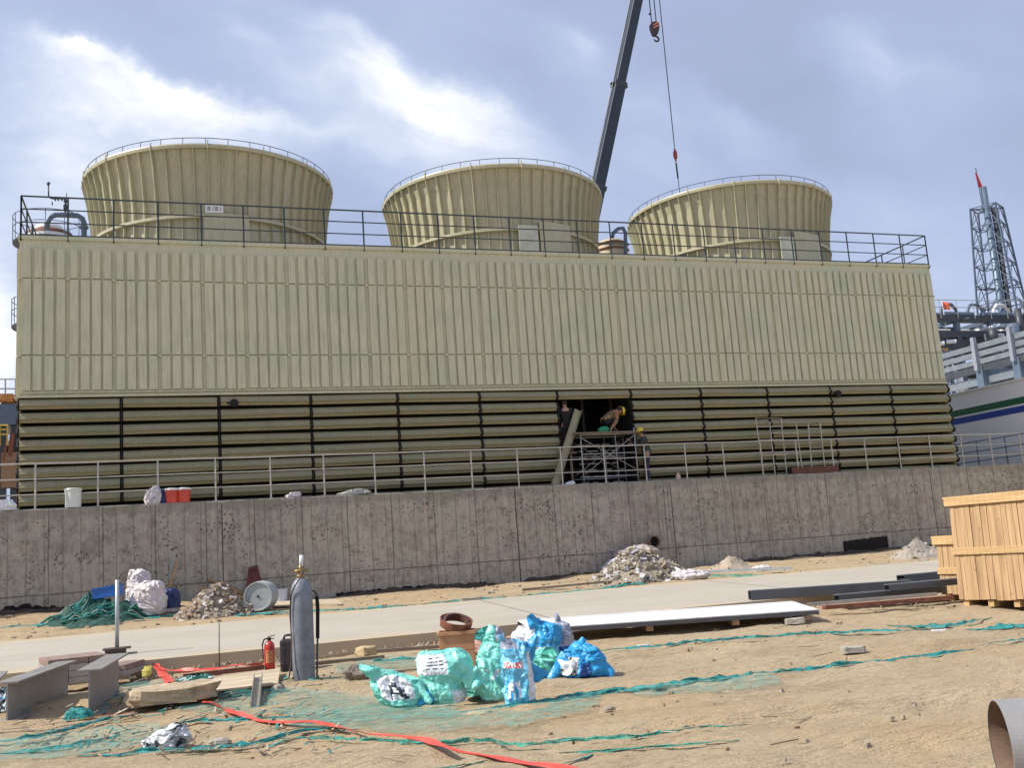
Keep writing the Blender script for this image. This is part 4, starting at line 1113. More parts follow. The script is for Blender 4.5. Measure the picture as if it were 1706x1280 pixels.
def rock(name, label, cat, px, py, size, seed, m, rz=0, box=0.0, rough=0.25, group=None, tilt=0, lift=0.0):
    p = P(px, py, lift); vs, fs = blob(*size, seed, rough=rough, box=box)
    T = Matrix.Translation((p.x, p.y, p.z-0.02))@Matrix.Rotation(rz, 4, 'Z')@Matrix.Rotation(tilt, 4, 'X')
    mb = MB(); mb.add(vs, fs, 0, T); o = mb.build(name, m); tag(o, label, cat, group)
    return o
rock('stone_block', 'long rough sandstone block with a green cord round it, right of the steel beams', 'stone', 287, 1176, (0.95, 0.62, 0.25), 3, mat('sandstone', (0.42, 0.33, 0.215), 0.9, vs=6, var=0.3, bump=0.8, bs=20), rz=0.15, box=0.85, rough=0.16)
net_strip('netting_strip', 'thin green cord draped over the long stone block', [(268, 1162), (272, 1178), (276, 1192)], 0.01, GREENN, cat='cord', seed=3)
rock('stone', 'yellowish square stone behind the netting between gas cylinder and wooden box', 'stone', 610, 1097, (0.26, 0.24, 0.19), 8, mat('yellow_stone', (0.47, 0.36, 0.20), 0.9, vs=7, bump=0.5), rz=0.6, box=0.8, rough=0.12)
rock('mortar_lump', 'dark lumpy piece of mortar left of the small white bag', 'rubble', 601, 1140, (0.36, 0.3, 0.24), 5, mat('dark_mortar', (0.20, 0.165, 0.13), 0.95, vs=9, var=0.4, bump=1.0, bs=18), rough=0.5)
rock('stone', 'rounded pale stone below the crumpled grey foil', 'stone', 365, 1243, (0.22, 0.15, 0.09), 12, STONE, rz=0.2, rough=0.2)
rock('stone', 'grey pebble right of the plywood board', 'stone', 462, 1152, (0.14, 0.16, 0.1), 15, STONE)
rock('stone', 'flat pale stone left of the bottom netting tuft', 'stone', 800, 1190, (0.28, 0.16, 0.05), 16, mat('yellow_stone', (0.47, 0.36, 0.20)), rz=-0.2)
rock('brick', 'grey cement brick on the sand in front of the crates', 'brick', 1422, 1090, (0.27, 0.15, 0.11), 2, CEM, rz=-0.35, box=1.0, rough=0.03)
rock('brick', 'pale cement brick beside the end of the white panel', 'brick', 1325, 1042, (0.30, 0.2, 0.13), 9, CEM, rz=-0.5, box=1.0, rough=0.05)
rock('brick', 'grey brick on the netting at the far road edge', 'brick', 785, 1003, (0.5, 0.22, 0.12), 4, CEM, rz=-0.2, box=1.0, rough=0.03)
rock('stone', 'small dark stone under the long diagonal strip', 'stone', 1015, 1183, (0.12, 0.09, 0.05), 18, STONE)
rock('wood_offcut', 'small white offcut on the sand right of the bags', 'offcut', 1072, 1077, (0.17, 0.06, 0.04), 21, WHITE, box=1, rough=0.03)
rock('wood_offcut', 'small white offcut lying near the bunched netting strip', 'offcut', 1565, 1052, (0.2, 0.07, 0.04), 22, WHITE, rz=-0.4, box=1, rough=0.03)

# scattered pebbles, clods and straw
def litter():
    random.seed(21); mb = MB()
    def chip(x, y, s, lift=0):
        n = 5; z = G(x, y)+lift; vs = []; a0 = random.uniform(0, 6)
        for k in range(n):
            a = a0+2*PI*k/n; r = s*random.uniform(0.6, 1.2); vs.append((x+r*math.cos(a)*1.3, y+r*math.sin(a), z-0.02))
        for k in range(n):
            a = a0+2*PI*k/n; r = s*random.uniform(0.3, 0.8); vs.append((x+r*math.cos(a)*1.3, y+r*math.sin(a), z+s*random.uniform(0.25, 0.6)))
        mb.add(vs, [tuple(range(n, 2*n))]+[(k, (k+1) % n, n+(k+1) % n, n+k) for k in range(n)], random.randint(0, 2))
    for _ in range(1900):
        x = random.uniform(0, 22); y = random.uniform(-24, -13.2)
        if mnoise.noise(Vector((x*0.7, y*1.1, 5))) < random.uniform(-0.25, 0.45): continue
        chip(x, y, random.uniform(0.008, 0.032)*(1.6 if random.random() < 0.04 else 1))
    for _ in range(1500):
        x = random.uniform(-3, 30); y = random.uniform(-7.0, wallY(x)-0.1)
        w = (y+7)/6
        if random.random() > 0.15+0.6*w*w: continue
        chip(x, y, random.uniform(0.02, 0.07))
    for _ in range(260): # along the road edge
        x = random.uniform(3, 24); chip(x, -12.62-abs(random.gauss(0, 0.25)), random.uniform(0.015, 0.05))
    o = mb.build('gravel', [mat('brown_clod', (0.30, 0.21, 0.13), 0.95), RUBB, mat('brown_clod', (0.30, 0.21, 0.13), 0.95)]); tag(o, kind='stuff', label='small stones and clods scattered over the sand', cat='gravel')
    mb = MB()
    for _ in range(420):
        x = random.uniform(1, 20); y = random.uniform(-22, -13.2)
        if mnoise.noise(Vector((x*0.9, y*1.3, 9))) < random.uniform(-0.1, 0.5): continue
        a = random.gauss(-0.2, 0.5); l = random.uniform(0.05, 0.28); z = G(x, y)+0.03
        mb.bar((x, y, z), (x+l*math.cos(a), y+l*math.sin(a), z+random.uniform(-0.01, 0.03)), 0.008, 0.006, m=random.randint(0, 1))
    for _ in range(300):
        px_, py_ = random.uniform(20, 560), random.uniform(1135, 1265); q = P(px_, py_); a = random.uniform(-1.6, 1.6); l = random.uniform(0.03, 0.22); w_ = random.uniform(0.004, 0.028)
        mb.bar((q.x, q.y, q.z+0.03), (q.x+l*math.cos(a), q.y+l*math.sin(a), q.z+random.uniform(0.02, 0.07)), w_, 0.006, m=random.choice((0, 1, 1, 2, 3)))
    o = mb.build('straw', [PLY, mat('dark_twig', (0.12, 0.08, 0.05), 0.9), STONE, mat('teal_scrap', (0.03, 0.30, 0.27), 0.7)]); tag(o, kind='stuff', label='straw, splinters and twigs scattered over the sand', cat='straw')
litter()

# ---------------------------------------------------------------- heaps by the wall
def heap(name, label, px, py, w, d, h, m, seed, chunks=0, cm=None, cat='rubble heap', peak=0.0, csz=(0.04, 0.13), extra=()):
    c = P(px, py); mb = MB(); n = 34; random.seed(seed)
    def hz(u, v):
        r = math.sqrt((u-peak*0)**2+v*v); k = max(0, 1-r)
        return h*(k**0.8)*(0.85+0.4*mnoise.noise(Vector((u*2.2+seed, v*2.2, 0))))+0.05*h*mnoise.noise(Vector((u*9, v*9, seed)))-0.02
    vs = []
    for j in range(n+1):
        for i in range(n+1):
            u = i/n*2-1; v = j/n*2-1
            z = hz(u-peak*(1-abs(u)), v)
            x, y = c.x+u*w/2, c.y+v*d/2
            vs.append((x, y, G(x, y)+z))
    mb.add(vs, [(j*(n+1)+i, j*(n+1)+i+1, (j+1)*(n+1)+i+1, (j+1)*(n+1)+i) for j in range(n) for i in range(n)])
    ms = [m]+list(cm or [])
    for _ in range(chunks):
        a = random.uniform(0, 2*PI); r = random.random()**0.7*1.02; u, v = r*math.cos(a), r*math.sin(a)
        x, y = c.x+u*w/2, c.y+v*d/2; z = G(x, y)+max(0, hz(u-peak*(1-abs(u)), v))
        s = random.uniform(*csz)
        q = [(-1, -1, -1), (1, -1, -1), (1, 1, -1), (-1, 1, -1), (-1, -1, 1), (1, -1, 1), (1, 1, 1), (-1, 1, 1)]
        R_ = Matrix.Rotation(random.uniform(0, 6), 4, 'Z')@Matrix.Rotation(random.uniform(-0.7, 0.7), 4, 'X')@Matrix.Rotation(random.uniform(-0.7, 0.7), 4, 'Y')
        T = Matrix.Translation((x, y, z))@R_
        sx, sy, sz = s*random.uniform(0.6, 1.6), s*random.uniform(0.5, 1.2), s*random.uniform(0.12, 0.6)
        mb.add([(a_*sx*random.uniform(0.7, 1), b_*sy*random.uniform(0.7, 1), c_*sz) for a_, b_, c_ in q], [(3, 2, 1, 0), (4, 5, 6, 7), (0, 1, 5, 4), (1, 2, 6, 5), (2, 3, 7, 6), (3, 0, 4, 7)], random.randint(0, len(ms)-1), T)
    o = mb.build(name, ms); tag(o, label, cat, kind='stuff'); return c
PAPER = mat('grey_paper', (0.52, 0.52, 0.55), 0.7, vs=5)
heap('rubble_heap', 'heap of broken plaster and rubble beside the grey drum at the left of the wall', 360, 1026, 1.75, 1.3, 0.78, RUBB, 3, 620, [RUBB, CEM, PLYD, RUBB, RUBB, SACK], csz=(0.015, 0.085))
heap('rubble_heap', 'large heap of sand, sacks and rubble below the drain pipe in the wall', 1070, 968, 3.0, 2.2, 0.88, RUBB, 6, 620, [RUBB, CEM, RUBB, RUBB, RUBB, PAPER], csz=(0.02, 0.11))
heap('sand_heap', 'small smooth sand heap by the wall right of the rubble', 1217, 951, 1.5, 1.2, 0.45, mat('pale_sand', (0.40, 0.33, 0.25), 0.95, vs=9, bump=0.6), 9, 30, [RUBB], cat='sand heap', csz=(0.02, 0.05))
heap('sand_heap', 'grey sand heap by the wall just left of the wooden crates', 1530, 929, 1.8, 1.3, 0.6, mat('grey_sand', (0.34, 0.30, 0.25), 0.95, vs=9, bump=0.6), 10, 50, [RUBB], cat='sand heap', csz=(0.02, 0.07))
# loose dark soil thrown along the wall foot
def soil_row():
    mb = MB(); random.seed(8)
    for a, b, w in ((-60, 120, 0.9), (545, 830, 0.5), (870, 1000, 0.45), (1180, 1590, 0.55)):
        x0, x1 = onWall(a, 990).x, onWall(b, 940).x; n = int((x1-x0)/0.1); K = 8; vs = []
        for i in range(n+1):
            x = x0+(x1-x0)*i/n; e = math.sin(PI*i/n)**0.4
            for j in range(K+1):
                t = j/K; y = wallY(x)-w*t*e*(0.7+0.5*mnoise.noise(Vector((x*1.5, 3, 0))))+0.0
                vs.append((x, y, G(x, y)+0.17*(1-t)**1.3*e*(0.45+0.9*crumple((x, y, 0), 2.2))+0.04*mnoise.noise(Vector((x*6, y*6, 0)))))
        mb.add(vs, [(i*(K+1)+j, i*(K+1)+j+1, (i+1)*(K+1)+j+1, (i+1)*(K+1)+j) for i in range(n) for j in range(K)])
    o = mb.build('damp_soil', SOILD); tag(o, 'dark damp soil banked along the foot of the wall', 'soil', kind='stuff')
soil_row()

def board(name, label, cat, corners, th, m, parent=None, bevel=0):
    mb = MB(); c = [Vector(q) for q in corners]; n = (c[1]-c[0]).cross(c[3]-c[0]).normalized()
    if n.z < 0: n = -n
    lo = [q-n*th for q in c]
    mb.add(c+lo, [(0, 1, 2, 3), (7, 6, 5, 4), (0, 4, 5, 1), (1, 5, 6, 2), (2, 6, 7, 3), (3, 7, 4, 0)])
    o = mb.build(name, m, parent, bevel=bevel)
    if parent is None: tag(o, label, cat)
    return o
def stick(name, label, cat, a, b, w, h, m): 
    mb = MB(); mb.bar(a, b, w, h); o = mb.build(name, m); tag(o, label, cat); return o
p = P(372, 1005)
board('plywood_sheet', 'brown plywood sheet sloping off the left rubble heap', 'board', [p+Vector((-0.35, 0.2, 0.62)), p+Vector((0.62, 0.1, 0.12)), p+Vector((0.75, 0.5, 0.28)), p+Vector((-0.15, 0.6, 0.82))], 0.02, mat('tan_ply', (0.34, 0.21, 0.10), 0.7))
stick('timber', 'dark timber lying down the left rubble heap', 'timber', p+Vector((-0.6, -0.1, 0.45)), p+Vector((0.7, -0.35, 0.05)), 0.08, 0.05, PLYD)
p = onWall(422, 965, -0.12)
board('rusty_sheet', 'dark red rusty sheet leaning on the wall behind the grey drum', 'sheet', [Vector((p.x-0.28, p.y-0.25, 0.62)), Vector((p.x+0.32, p.y-0.25, 0.62)), Vector((p.x+0.12, p.y+0.08, p.z+0.34)), Vector((p.x-0.10, p.y+0.08, p.z+0.30))], 0.01, mat('dark_rust', (0.12, 0.03, 0.025), 0.8, vs=12, var=0.6, bump=0.5))
# grey drum on its side
def drum():
    p = P(430, 1019); t = thing('drum', 'pale grey drum lying on its side with its round end to the camera', 'drum', tuple(p))
    R_ = Matrix.Translation((p.x, p.y, p.z+0.34))@Matrix.Rotation(-0.35, 4, 'Z')@Matrix.Rotation(-PI/2, 4, 'X')
    g = mat('drum_grey', (0.40, 0.44, 0.43), 0.5, vs=4)
    m = MB(); m.lathe([(0.0, 0.03), (0.30, 0.03), (0.31, 0.0), (0.34, 0.0), (0.34, 0.16), (0.35, 0.18), (0.34, 0.20), (0.34, 0.42), (0.35, 0.44), (0.34, 0.46), (0.34, 0.62), (0, 0.62)], 40, T=R_)
    m.build('shell', g, t)
    m = MB(); m.lathe([(0.0, 0.012), (0.03, 0.012), (0.03, 0.03)], 10, T=R_); m.build('bung', STEELD, t)
    h = MB(); h.tube([p+Vector((-0.36, 0.2, 0.36)), p+Vector((-0.42, 0.2, 0.3)), p+Vector((-0.40, 0.22, 0.15)), p+Vector((-0.33, 0.25, 0.12))], 0.012, 6); h.build('handle', STEELD, t)
drum()
def bucket(label, px, py, r, h, m, z=None, on_wall=False, lid=None, taper=0.85, group=None, lidm=None):
    if on_wall: p = onWall(px, py, 0.16); p.z = 3.335
    else: p = P(px, py)
    t = thing('bucket', label, 'bucket', tuple(p), group=group)
    b = MB(); b.lathe([(r*taper*0.98, 0), (r*taper, 0.01), (r, h), (r*1.05, h), (r*1.05, h+0.015), (r*0.96, h+0.015), (r*0.9, 0.03), (0, 0.03)], 28, c=tuple(p)); b.build('shell', m, t, sm=False)
    if lid:
        l_ = MB(); l_.lathe([(0, h+0.035), (r*1.02, h+0.035), (r*1.08, h+0.02), (r*1.08, h-0.02)], 28, c=tuple(p)); l_.build('lid', lidm or WHITE, t)
    g = MB(); g.tube([(p.x+r*1.05*math.cos(a), p.y-0.012-r*0.6*max(0, math.sin(a)), p.z+h-0.02-r*0.75*abs(math.sin(a))) for a in np.linspace(0, PI, 12)], 0.004, 5); g.build('handle', GALV, t)
    return t
TRL = mat('milky_plastic', (0.66, 0.70, 0.63), 0.4, var=0.06)
bucket('white plastic bucket on the ground by the wall, right of the grey drum', 467, 996, 0.19, 0.34, mat('pale_bucket', (0.58, 0.61, 0.66), 0.45))
bucket('slim blue plastic bucket by the wall behind the gas cylinder', 498, 1012, 0.12, 0.44, BLUEP, taper=0.92)
bucket('milky white bucket with a lid standing on the wall by the second handrail post', 122, 848, 0.19, 0.44, TRL, on_wall=True, lid=True, taper=0.98, lidm=TRL)
bucket('red paint bucket with white lid on the wall, next to the navy bag', 286, 838, 0.17, 0.34, REDP, on_wall=True, lid=True, taper=0.95)
bucket('red paint bucket with white lid on the wall, right one of the pair', 306, 838, 0.17, 0.34, REDP, on_wall=True, lid=True, taper=0.95)

# ---------------------------------------------------------------- crumpled plastic bags
def bag(name, label, px, py, prof, mats, colf=None, seed=0, ws=1.0, hs_=1.0, lean=0, crum=0.035, nA=112, nT=78, lift=0.0, at=None, cat='plastic bag', group=None, fc=7.0, yaw=0.34, dz=0.0, flaps=()):
    """prof: list of (height, halfwidth across view, halfdepth, offset across view)"""
    prof = [(a*hs_, b*ws, c*ws, d*ws) for a, b, c, d in prof]
    p = at if at is not None else P(px, py, lift)
    R_ = Matrix.Translation((p.x, p.y, p.z+dz))@Matrix.Rotation(-yaw, 4, 'Z')
    hs = [q[0] for q in prof]; vs = []; H = hs[-1]
    for j in range(nT+1):
        z = H*j/nT
        k = 0
        while k < len(prof)-2 and z > prof[k+1][0]: k += 1
        f = (z-prof[k][0])/max(1e-6, prof[k+1][0]-prof[k][0]); f = min(1, max(0, f)); f = f*f*(3-2*f)*0.5+f*0.5
        wx, wy, ox = [prof[k][c]+(prof[k+1][c]-prof[k][c])*f for c in (1, 2, 3)]
        for i in range(nA):
            a = 2*PI*i/nA; ca, sa = math.cos(a), math.sin(a)
            ca2 = math.copysign(abs(ca)**0.85, ca); sa2 = math.copysign(abs(sa)**0.85, sa)
            v = Vector((ox+wx*ca2, wy*sa2, z))
            w = Vector((v.x*fc+seed*3.1+0.5*v.z*fc, v.y*fc, v.z*fc*0.55))
            w += Vector((mnoise.noise(w*0.7), mnoise.noise(w*0.7+Vector((5, 0, 0))), 0))*0.8
            v1 = mnoise.voronoi(w*0.8)[0]; v2 = mnoise.voronoi(w*1.9+Vector((3, 3, 3)))[0]
            c1 = 1-min(1, (v1[1]-v1[0])*2.2); c2 = 1-min(1, (v2[1]-v2[0])*2.4); c3 = mnoise.noise(w*3.3)
            v3 = mnoise.voronoi(w*4.2+Vector((1, 7, 3)))[0]
            dsp = crum*(c1*1.0+c2*0.6+(1-min(1, (v3[1]-v3[0])*2.2))*0.28+c3*0.25-0.8)
            n_ = Vector((ca*wy, sa*wx, 0)); 
            if n_.length > 1e-6: n_.normalize()
            v += n_*dsp+Vector((0, 0, crum*0.5*mnoise.noise(w*1.3+Vector((9, 0, 0)))*(j/nT)))
            v.z = max(0.004, v.z); vs.append(v)
    fs = []; mi = []
    for j in range(nT):
        for i in range(nA):
            i2 = (i+1) % nA; fs.append((j*nA+i, j*nA+i2, (j+1)*nA+i2, (j+1)*nA+i))
            a = 2*PI*(i+0.5)/nA; u = math.cos(a); front = math.sin(a) < 0
            mi.append(colf(u, (j+0.5)/nT, front, a) if colf else 0)
    mb = MB(); mb.add(vs, fs, 0, R_); mb.m = mi
    for (x0, y0, z0, x1, y1, z1, w_, mi_) in flaps:
        A_, B_ = Vector((x0, y0, z0)), Vector((x1, y1, z1)); d_ = (B_-A_); s_ = d_.normalized().cross(Vector((0, 1, 0))).normalized(); g_ = []
        na, nb_ = 9, 6
        for a_ in range(na+1):
            f_ = a_/na
            for b_ in range(nb_+1):
                t_ = b_/nb_*2-1; q_ = A_+d_*f_+s_*t_*w_*(1-f_*0.75)
                q_ += Vector((0, 1, 0))*(0.035*t_*t_+crum*1.6*(mnoise.noise(q_*11+Vector((seed, 0, 0)))))+Vector((0.3, 0, 1))*crum*0.7*mnoise.noise(q_*17)
                g_.append(q_)
        mb.add(g_, [(a_*(nb_+1)+b_, (a_+1)*(nb_+1)+b_, (a_+1)*(nb_+1)+b_+1, a_*(nb_+1)+b_+1) for a_ in range(na) for b_ in range(nb_)], mi_, R_)
    mb.f.append([i for i in reversed(range(nA))]); mb.m.append(0)
    o = mb.build(name, mats, sm=True); tag(o, label, cat, group); return o
def plastic(name, c, c2=None, r=0.30):
    m = mat(name, c, r, vs=9, col2=c2, bump=0.55, bs=34, coat=0.15, var=0.12)
    m.node_tree.nodes['Principled BSDF'].inputs['Subsurface Weight'].default_value = 0.0
    return m
BT = plastic('teal_plastic_film', (0.34, 0.82, 0.68), (0.14, 0.62, 0.52), 0.4)
BW = plastic('white_plastic_film', (0.82, 0.84, 0.85), (0.66, 0.70, 0.74))
BB = plastic('blue_plastic_film', (0.04, 0.42, 0.72), (0.01, 0.24, 0.58), 0.4)
BL = plastic('light_blue_film', (0.22, 0.60, 0.80), (0.08, 0.42, 0.68))
BG = plastic('grey_film', (0.40, 0.42, 0.50), (0.30, 0.33, 0.42))
BD = plastic('dark_blue_film', (0.01, 0.12, 0.42), (0.01, 0.06, 0.25))
INK = mat('ink_black', (0.04, 0.05, 0.06), 0.5)
INR = mat('ink_red', (0.60, 0.12, 0.10), 0.5)
GLYPH_A = ['0011000', '0111000', '0101100', '0100110', '1111100', '1000110', '1000011']
def label_marks(u, t, a, u0, t0, cw, ch, bitmap):
    i = int((u-u0)/cw); j = int((t0-t)/ch)
    return 0 <= j < len(bitmap) and 0 <= i < len(bitmap[0]) and u >= u0 and t <= t0 and bitmap[j][i] == '1'
def noise1(a, b, s): return mnoise.noise(Vector((a*s, b*s, 3.3)))
BGRP = 'crumpled bags standing on the sand'
# 1 small white and teal bag with a letter A
def c1(u, t, f, a):
    if f and label_marks(u, t, a, -0.30, 0.62, 0.095, 0.055, GLYPH_A): return 2
    if t > 0.78: return 0
    if t > 0.22 and (u > -0.62 and u < 0.62): return 1
    return 0
bag('plastic_bag', 'smallest front bag, white with a black letter A and a teal fin at the left', 668, 1180, [(0, 0.16, 0.12, 0.06), (0.06, 0.23, 0.17, 0.03), (0.18, 0.27, 0.18, 0.0), (0.34, 0.25, 0.13, -0.05), (0.44, 0.15, 0.06, -0.18), (0.54, 0.03, 0.02, -0.33)], [BT, BW, INK], c1, 2, 0.92, 0.80, group=BGRP, flaps=((-0.10, -0.08, 0.28, -0.40, -0.1, 0.44, 0.11, 0), (0.15, -0.1, 0.2, 0.33, -0.15, 0.05, 0.09, 0)))
def c2(u, t, f, a):
    if f and t > 0.55 and t < 0.93 and u < 0.12:
        if t > 0.66 and t < 0.88 and -0.62 < u < 0.0 and (int(t*46) % 3 == 0) and noise1(u, t*0.3, 22) > -0.05: return 2
        return 1
    if t < 0.25 and u > 0.4: return 1
    if t < 0.22 and u < -0.5: return 3
    return 0
bag('plastic_bag', 'broad teal bag with a white printed panel, left of the tall pair', 742, 1172, [(0, 0.22, 0.14, 0.0), (0.08, 0.27, 0.18, 0.0), (0.20, 0.25, 0.18, -0.02), (0.27, 0.25, 0.16, 0.0), (0.40, 0.34, 0.19, 0.02), (0.55, 0.33, 0.16, 0.01), (0.64, 0.28, 0.08, -0.02), (0.68, 0.22, 0.02, -0.02)], [BT, BW, INK, BB], c2, 5, 0.82, 0.80, group=BGRP, crum=0.028, flaps=((-0.05, -0.1, 0.2, -0.33, -0.16, 0.24, 0.08, 0), (0.2, -0.12, 0.2, 0.36, -0.1, 0.34, 0.10, 0), (-0.1, -0.15, 0.12, -0.26, -0.24, 0.02, 0.08, 3)))
def c3(u, t, f, a):
    if t > 0.80 and u > 0.1: return 2
    if 0.28 < t < 0.42 and noise1(u*0.5, t, 7) > 0.15: return 1
    return 0
bag('plastic_bag', 'tall pointed pale green bag, left one of the tall pair', 822, 1166, [(0, 0.13, 0.12, 0.02), (0.12, 0.19, 0.15, 0.0), (0.35, 0.20, 0.15, 0.0), (0.60, 0.17, 0.12, 0.03), (0.82, 0.12, 0.06, 0.06), (0.95, 0.06, 0.02, 0.05), (0.98, 0.03, 0.01, 0.05)], [BT, BW, BG], c3, 9, 0.82, 0.76, group=BGRP, flaps=((0.0, -0.03, 0.45, 0.04, -0.06, 0.76, 0.14, 0), (-0.05, -0.12, 0.3, -0.22, -0.2, 0.12, 0.09, 0), (0.05, 0.0, 0.5, 0.12, 0, 0.70, 0.08, 2)))
def c4(u, t, f, a):
    if u > 0.62 and t < 0.8: return 1
    if f and 0.56 < t < 0.66 and -0.8 < u < 0.45:
        return 3 if noise1(u, t, 16) > 0.0 else 1
    if t > 0.86 and u < 0.1: return 2
    if f and 0.12 < t < 0.36 and -0.7 < u < 0.1: return 1 if noise1(u, t, 6) > -0.15 else 4
    return 0
bag('plastic_bag', 'tall blue bag with red lettering, right one of the tall pair', 866, 1174, [(0, 0.17, 0.13, -0.02), (0.10, 0.20, 0.16, 0.0), (0.35, 0.19, 0.15, 0.0), (0.58, 0.19, 0.13, 0.0), (0.74, 0.20, 0.10, 0.02), (0.83, 0.15, 0.05, -0.02), (0.88, 0.06, 0.02, -0.08)], [BL, BW, BG, INR, BB], c4, 12, 0.72, 0.73, group=BGRP, flaps=((0.08, -0.04, 0.45, 0.22, -0.02, 0.66, 0.10, 4), (-0.08, -0.05, 0.5, -0.16, -0.06, 0.70, 0.07, 0), (0.1, 0.05, 0.3, 0.30, 0.08, 0.24, 0.12, 4)))
bag('plastic_bag', 'squat teal bag between the broad bag and the tall pair', 795, 1160, [(0, 0.16, 0.10, 0), (0.08, 0.20, 0.13, 0), (0.17, 0.17, 0.11, -0.02), (0.24, 0.07, 0.05, 0.02)], [BT], None, 15, 0.8, 0.85, group=BGRP)
def c6(u, t, f, a):
    if t > 0.45 and u > -0.5: return 0 if (noise1(u, t, 5) < 0.25) else 2
    return 1 if u < 0.1 else 2
bag('plastic_bag', 'blue and white bag tilted open at the back of the group', 908, 1112, [(0, 0.14, 0.12, 0.0), (0.25, 0.20, 0.14, 0.0), (0.42, 0.25, 0.14, 0.0), (0.58, 0.24, 0.10, 0.02), (0.66, 0.15, 0.05, -0.05), (0.70, 0.04, 0.02, -0.10)], [BB, BW, BL], c6, 18, 0.85, 0.82, group=BGRP, flaps=((-0.02, -0.06, 0.42, -0.16, -0.1, 0.64, 0.13, 0),))
bag('plastic_bag', 'grey topped bag with a dark blue foot behind the lying blue bag', 940, 1107, [(0, 0.14, 0.12, 0.0), (0.25, 0.16, 0.13, 0.02), (0.42, 0.12, 0.09, 0.02), (0.60, 0.12, 0.07, 0.0), (0.66, 0.05, 0.03, -0.02)], [BG, BD, BW], lambda u, t, f, a: 1 if t < 0.42 else 0, 21, 0.8, 0.80, group=BGRP, flaps=((0.0, 0, 0.4, -0.06, 0, 0.62, 0.07, 0),))
bag('plastic_bag', 'low green bag between the tall blue bag and the lying blue bag', 908, 1130, [(0, 0.17, 0.12, 0), (0.10, 0.22, 0.15, 0), (0.25, 0.22, 0.14, 0.02), (0.36, 0.16, 0.09, 0.02), (0.42, 0.05, 0.03, 0.04)], [GREENN if False else plastic('green_film', (0.10, 0.50, 0.33), (0.05, 0.36, 0.26)), BT], lambda u, t, f, a: 1 if noise1(u, t, 4) > 0.1 else 0, 24, 0.85, 0.8, group=BGRP)
def c9(u, t, f, a):
    if f and 0.12 < t < 0.62 and -0.62 < u < -0.05:
        n_ = noise1(u, t, 8); return 1 if n_ > -0.05 else (3 if n_ > -0.25 else 4)
    if f and t < 0.45 and 0.0 < u < 0.35: return 2
    return 0
bag('plastic_bag', 'bright blue bag lying open at the right end of the group', 965, 1128, [(0, 0.34, 0.18, 0.0), (0.06, 0.38, 0.22, 0.0), (0.20, 0.33, 0.20, 0.02), (0.32, 0.22, 0.14, 0.06), (0.40, 0.10, 0.06, 0.06), (0.42, 0.04, 0.02, 0.05)], [BB, BW, BD, mat('ochre_film', (0.55, 0.40, 0.15), 0.5), INK], c9, 27, 0.86, 0.88, group=BGRP, crum=0.045, flaps=((-0.1, -0.12, 0.2, -0.36, -0.22, 0.0, 0.14, 0), (0.1, -0.1, 0.2, 0.38, -0.16, 0.0, 0.16, 0), (0.0, -0.05, 0.3, 0.10, 0.0, 0.42, 0.10, 0), (-0.12, -0.16, 0.2, -0.14, -0.24, 0.06, 0.12, 1)))
bag('plastic_bag', 'white crumpled bag just behind the tall blue bag', 876, 1112, [(0, 0.12, 0.10, 0), (0.3, 0.16, 0.12, 0), (0.5, 0.15, 0.10, 0.0), (0.60, 0.08, 0.04, 0.03)], [BW], None, 30, 0.85, 0.85, group=BGRP)
bag('netting_bundle', 'crumpled teal netting bundle right of the wooden box', 808, 1098, [(0, 0.12, 0.10, 0), (0.15, 0.16, 0.12, 0), (0.32, 0.13, 0.09, 0.02), (0.42, 0.04, 0.03, 0.05)], [TEALN, mat('pink_cloth', (0.50, 0.28, 0.24), 0.8)], lambda u, t, f, a: 1 if (u < -0.1 and t < 0.6) else 0, 33, cat='netting')
# sacks at the wall
bag('woven_sack', 'large white woven sack of rubble by the wall, left of the blue sack', 246, 1026, [(0, 0.30, 0.25, 0), (0.10, 0.38, 0.3, 0), (0.35, 0.38, 0.3, 0.02), (0.60, 0.30, 0.24, 0.05), (0.72, 0.24, 0.16, 0.08), (0.80, 0.12, 0.08, 0.10)], [SACK], None, 40, crum=0.06, fc=4.5, cat='sack')
bag('woven_sack', 'tall white woven sack leaning behind the large rubble sack', 232, 1014, [(0, 0.24, 0.2, 0), (0.3, 0.26, 0.22, 0), (0.6, 0.24, 0.18, 0), (0.80, 0.22, 0.14, 0.02), (0.94, 0.10, 0.06, -0.06)], [SACK], None, 43, crum=0.06, fc=4.5, cat='sack')
bag('plastic_sack', 'dark blue sack with a white foot beside the left rubble heap', 283, 1020, [(0, 0.18, 0.15, 0.0), (0.12, 0.22, 0.17, 0), (0.35, 0.20, 0.16, 0), (0.50, 0.16, 0.12, 0.02), (0.55, 0.06, 0.05, 0.0)], [NAVY, SACK], lambda u, t, f, a: 1 if t < 0.16 else 0, 46, crum=0.04, fc=5, cat='sack')
p = P(281, 1006)
stick('wooden_stick', 'wooden stick standing up out of the blue sack', 'stick', p+Vector((0.0, 0.1, 0.35)), p+Vector((0.22, 0.22, 1.05)), 0.065, 0.04, WOODC)
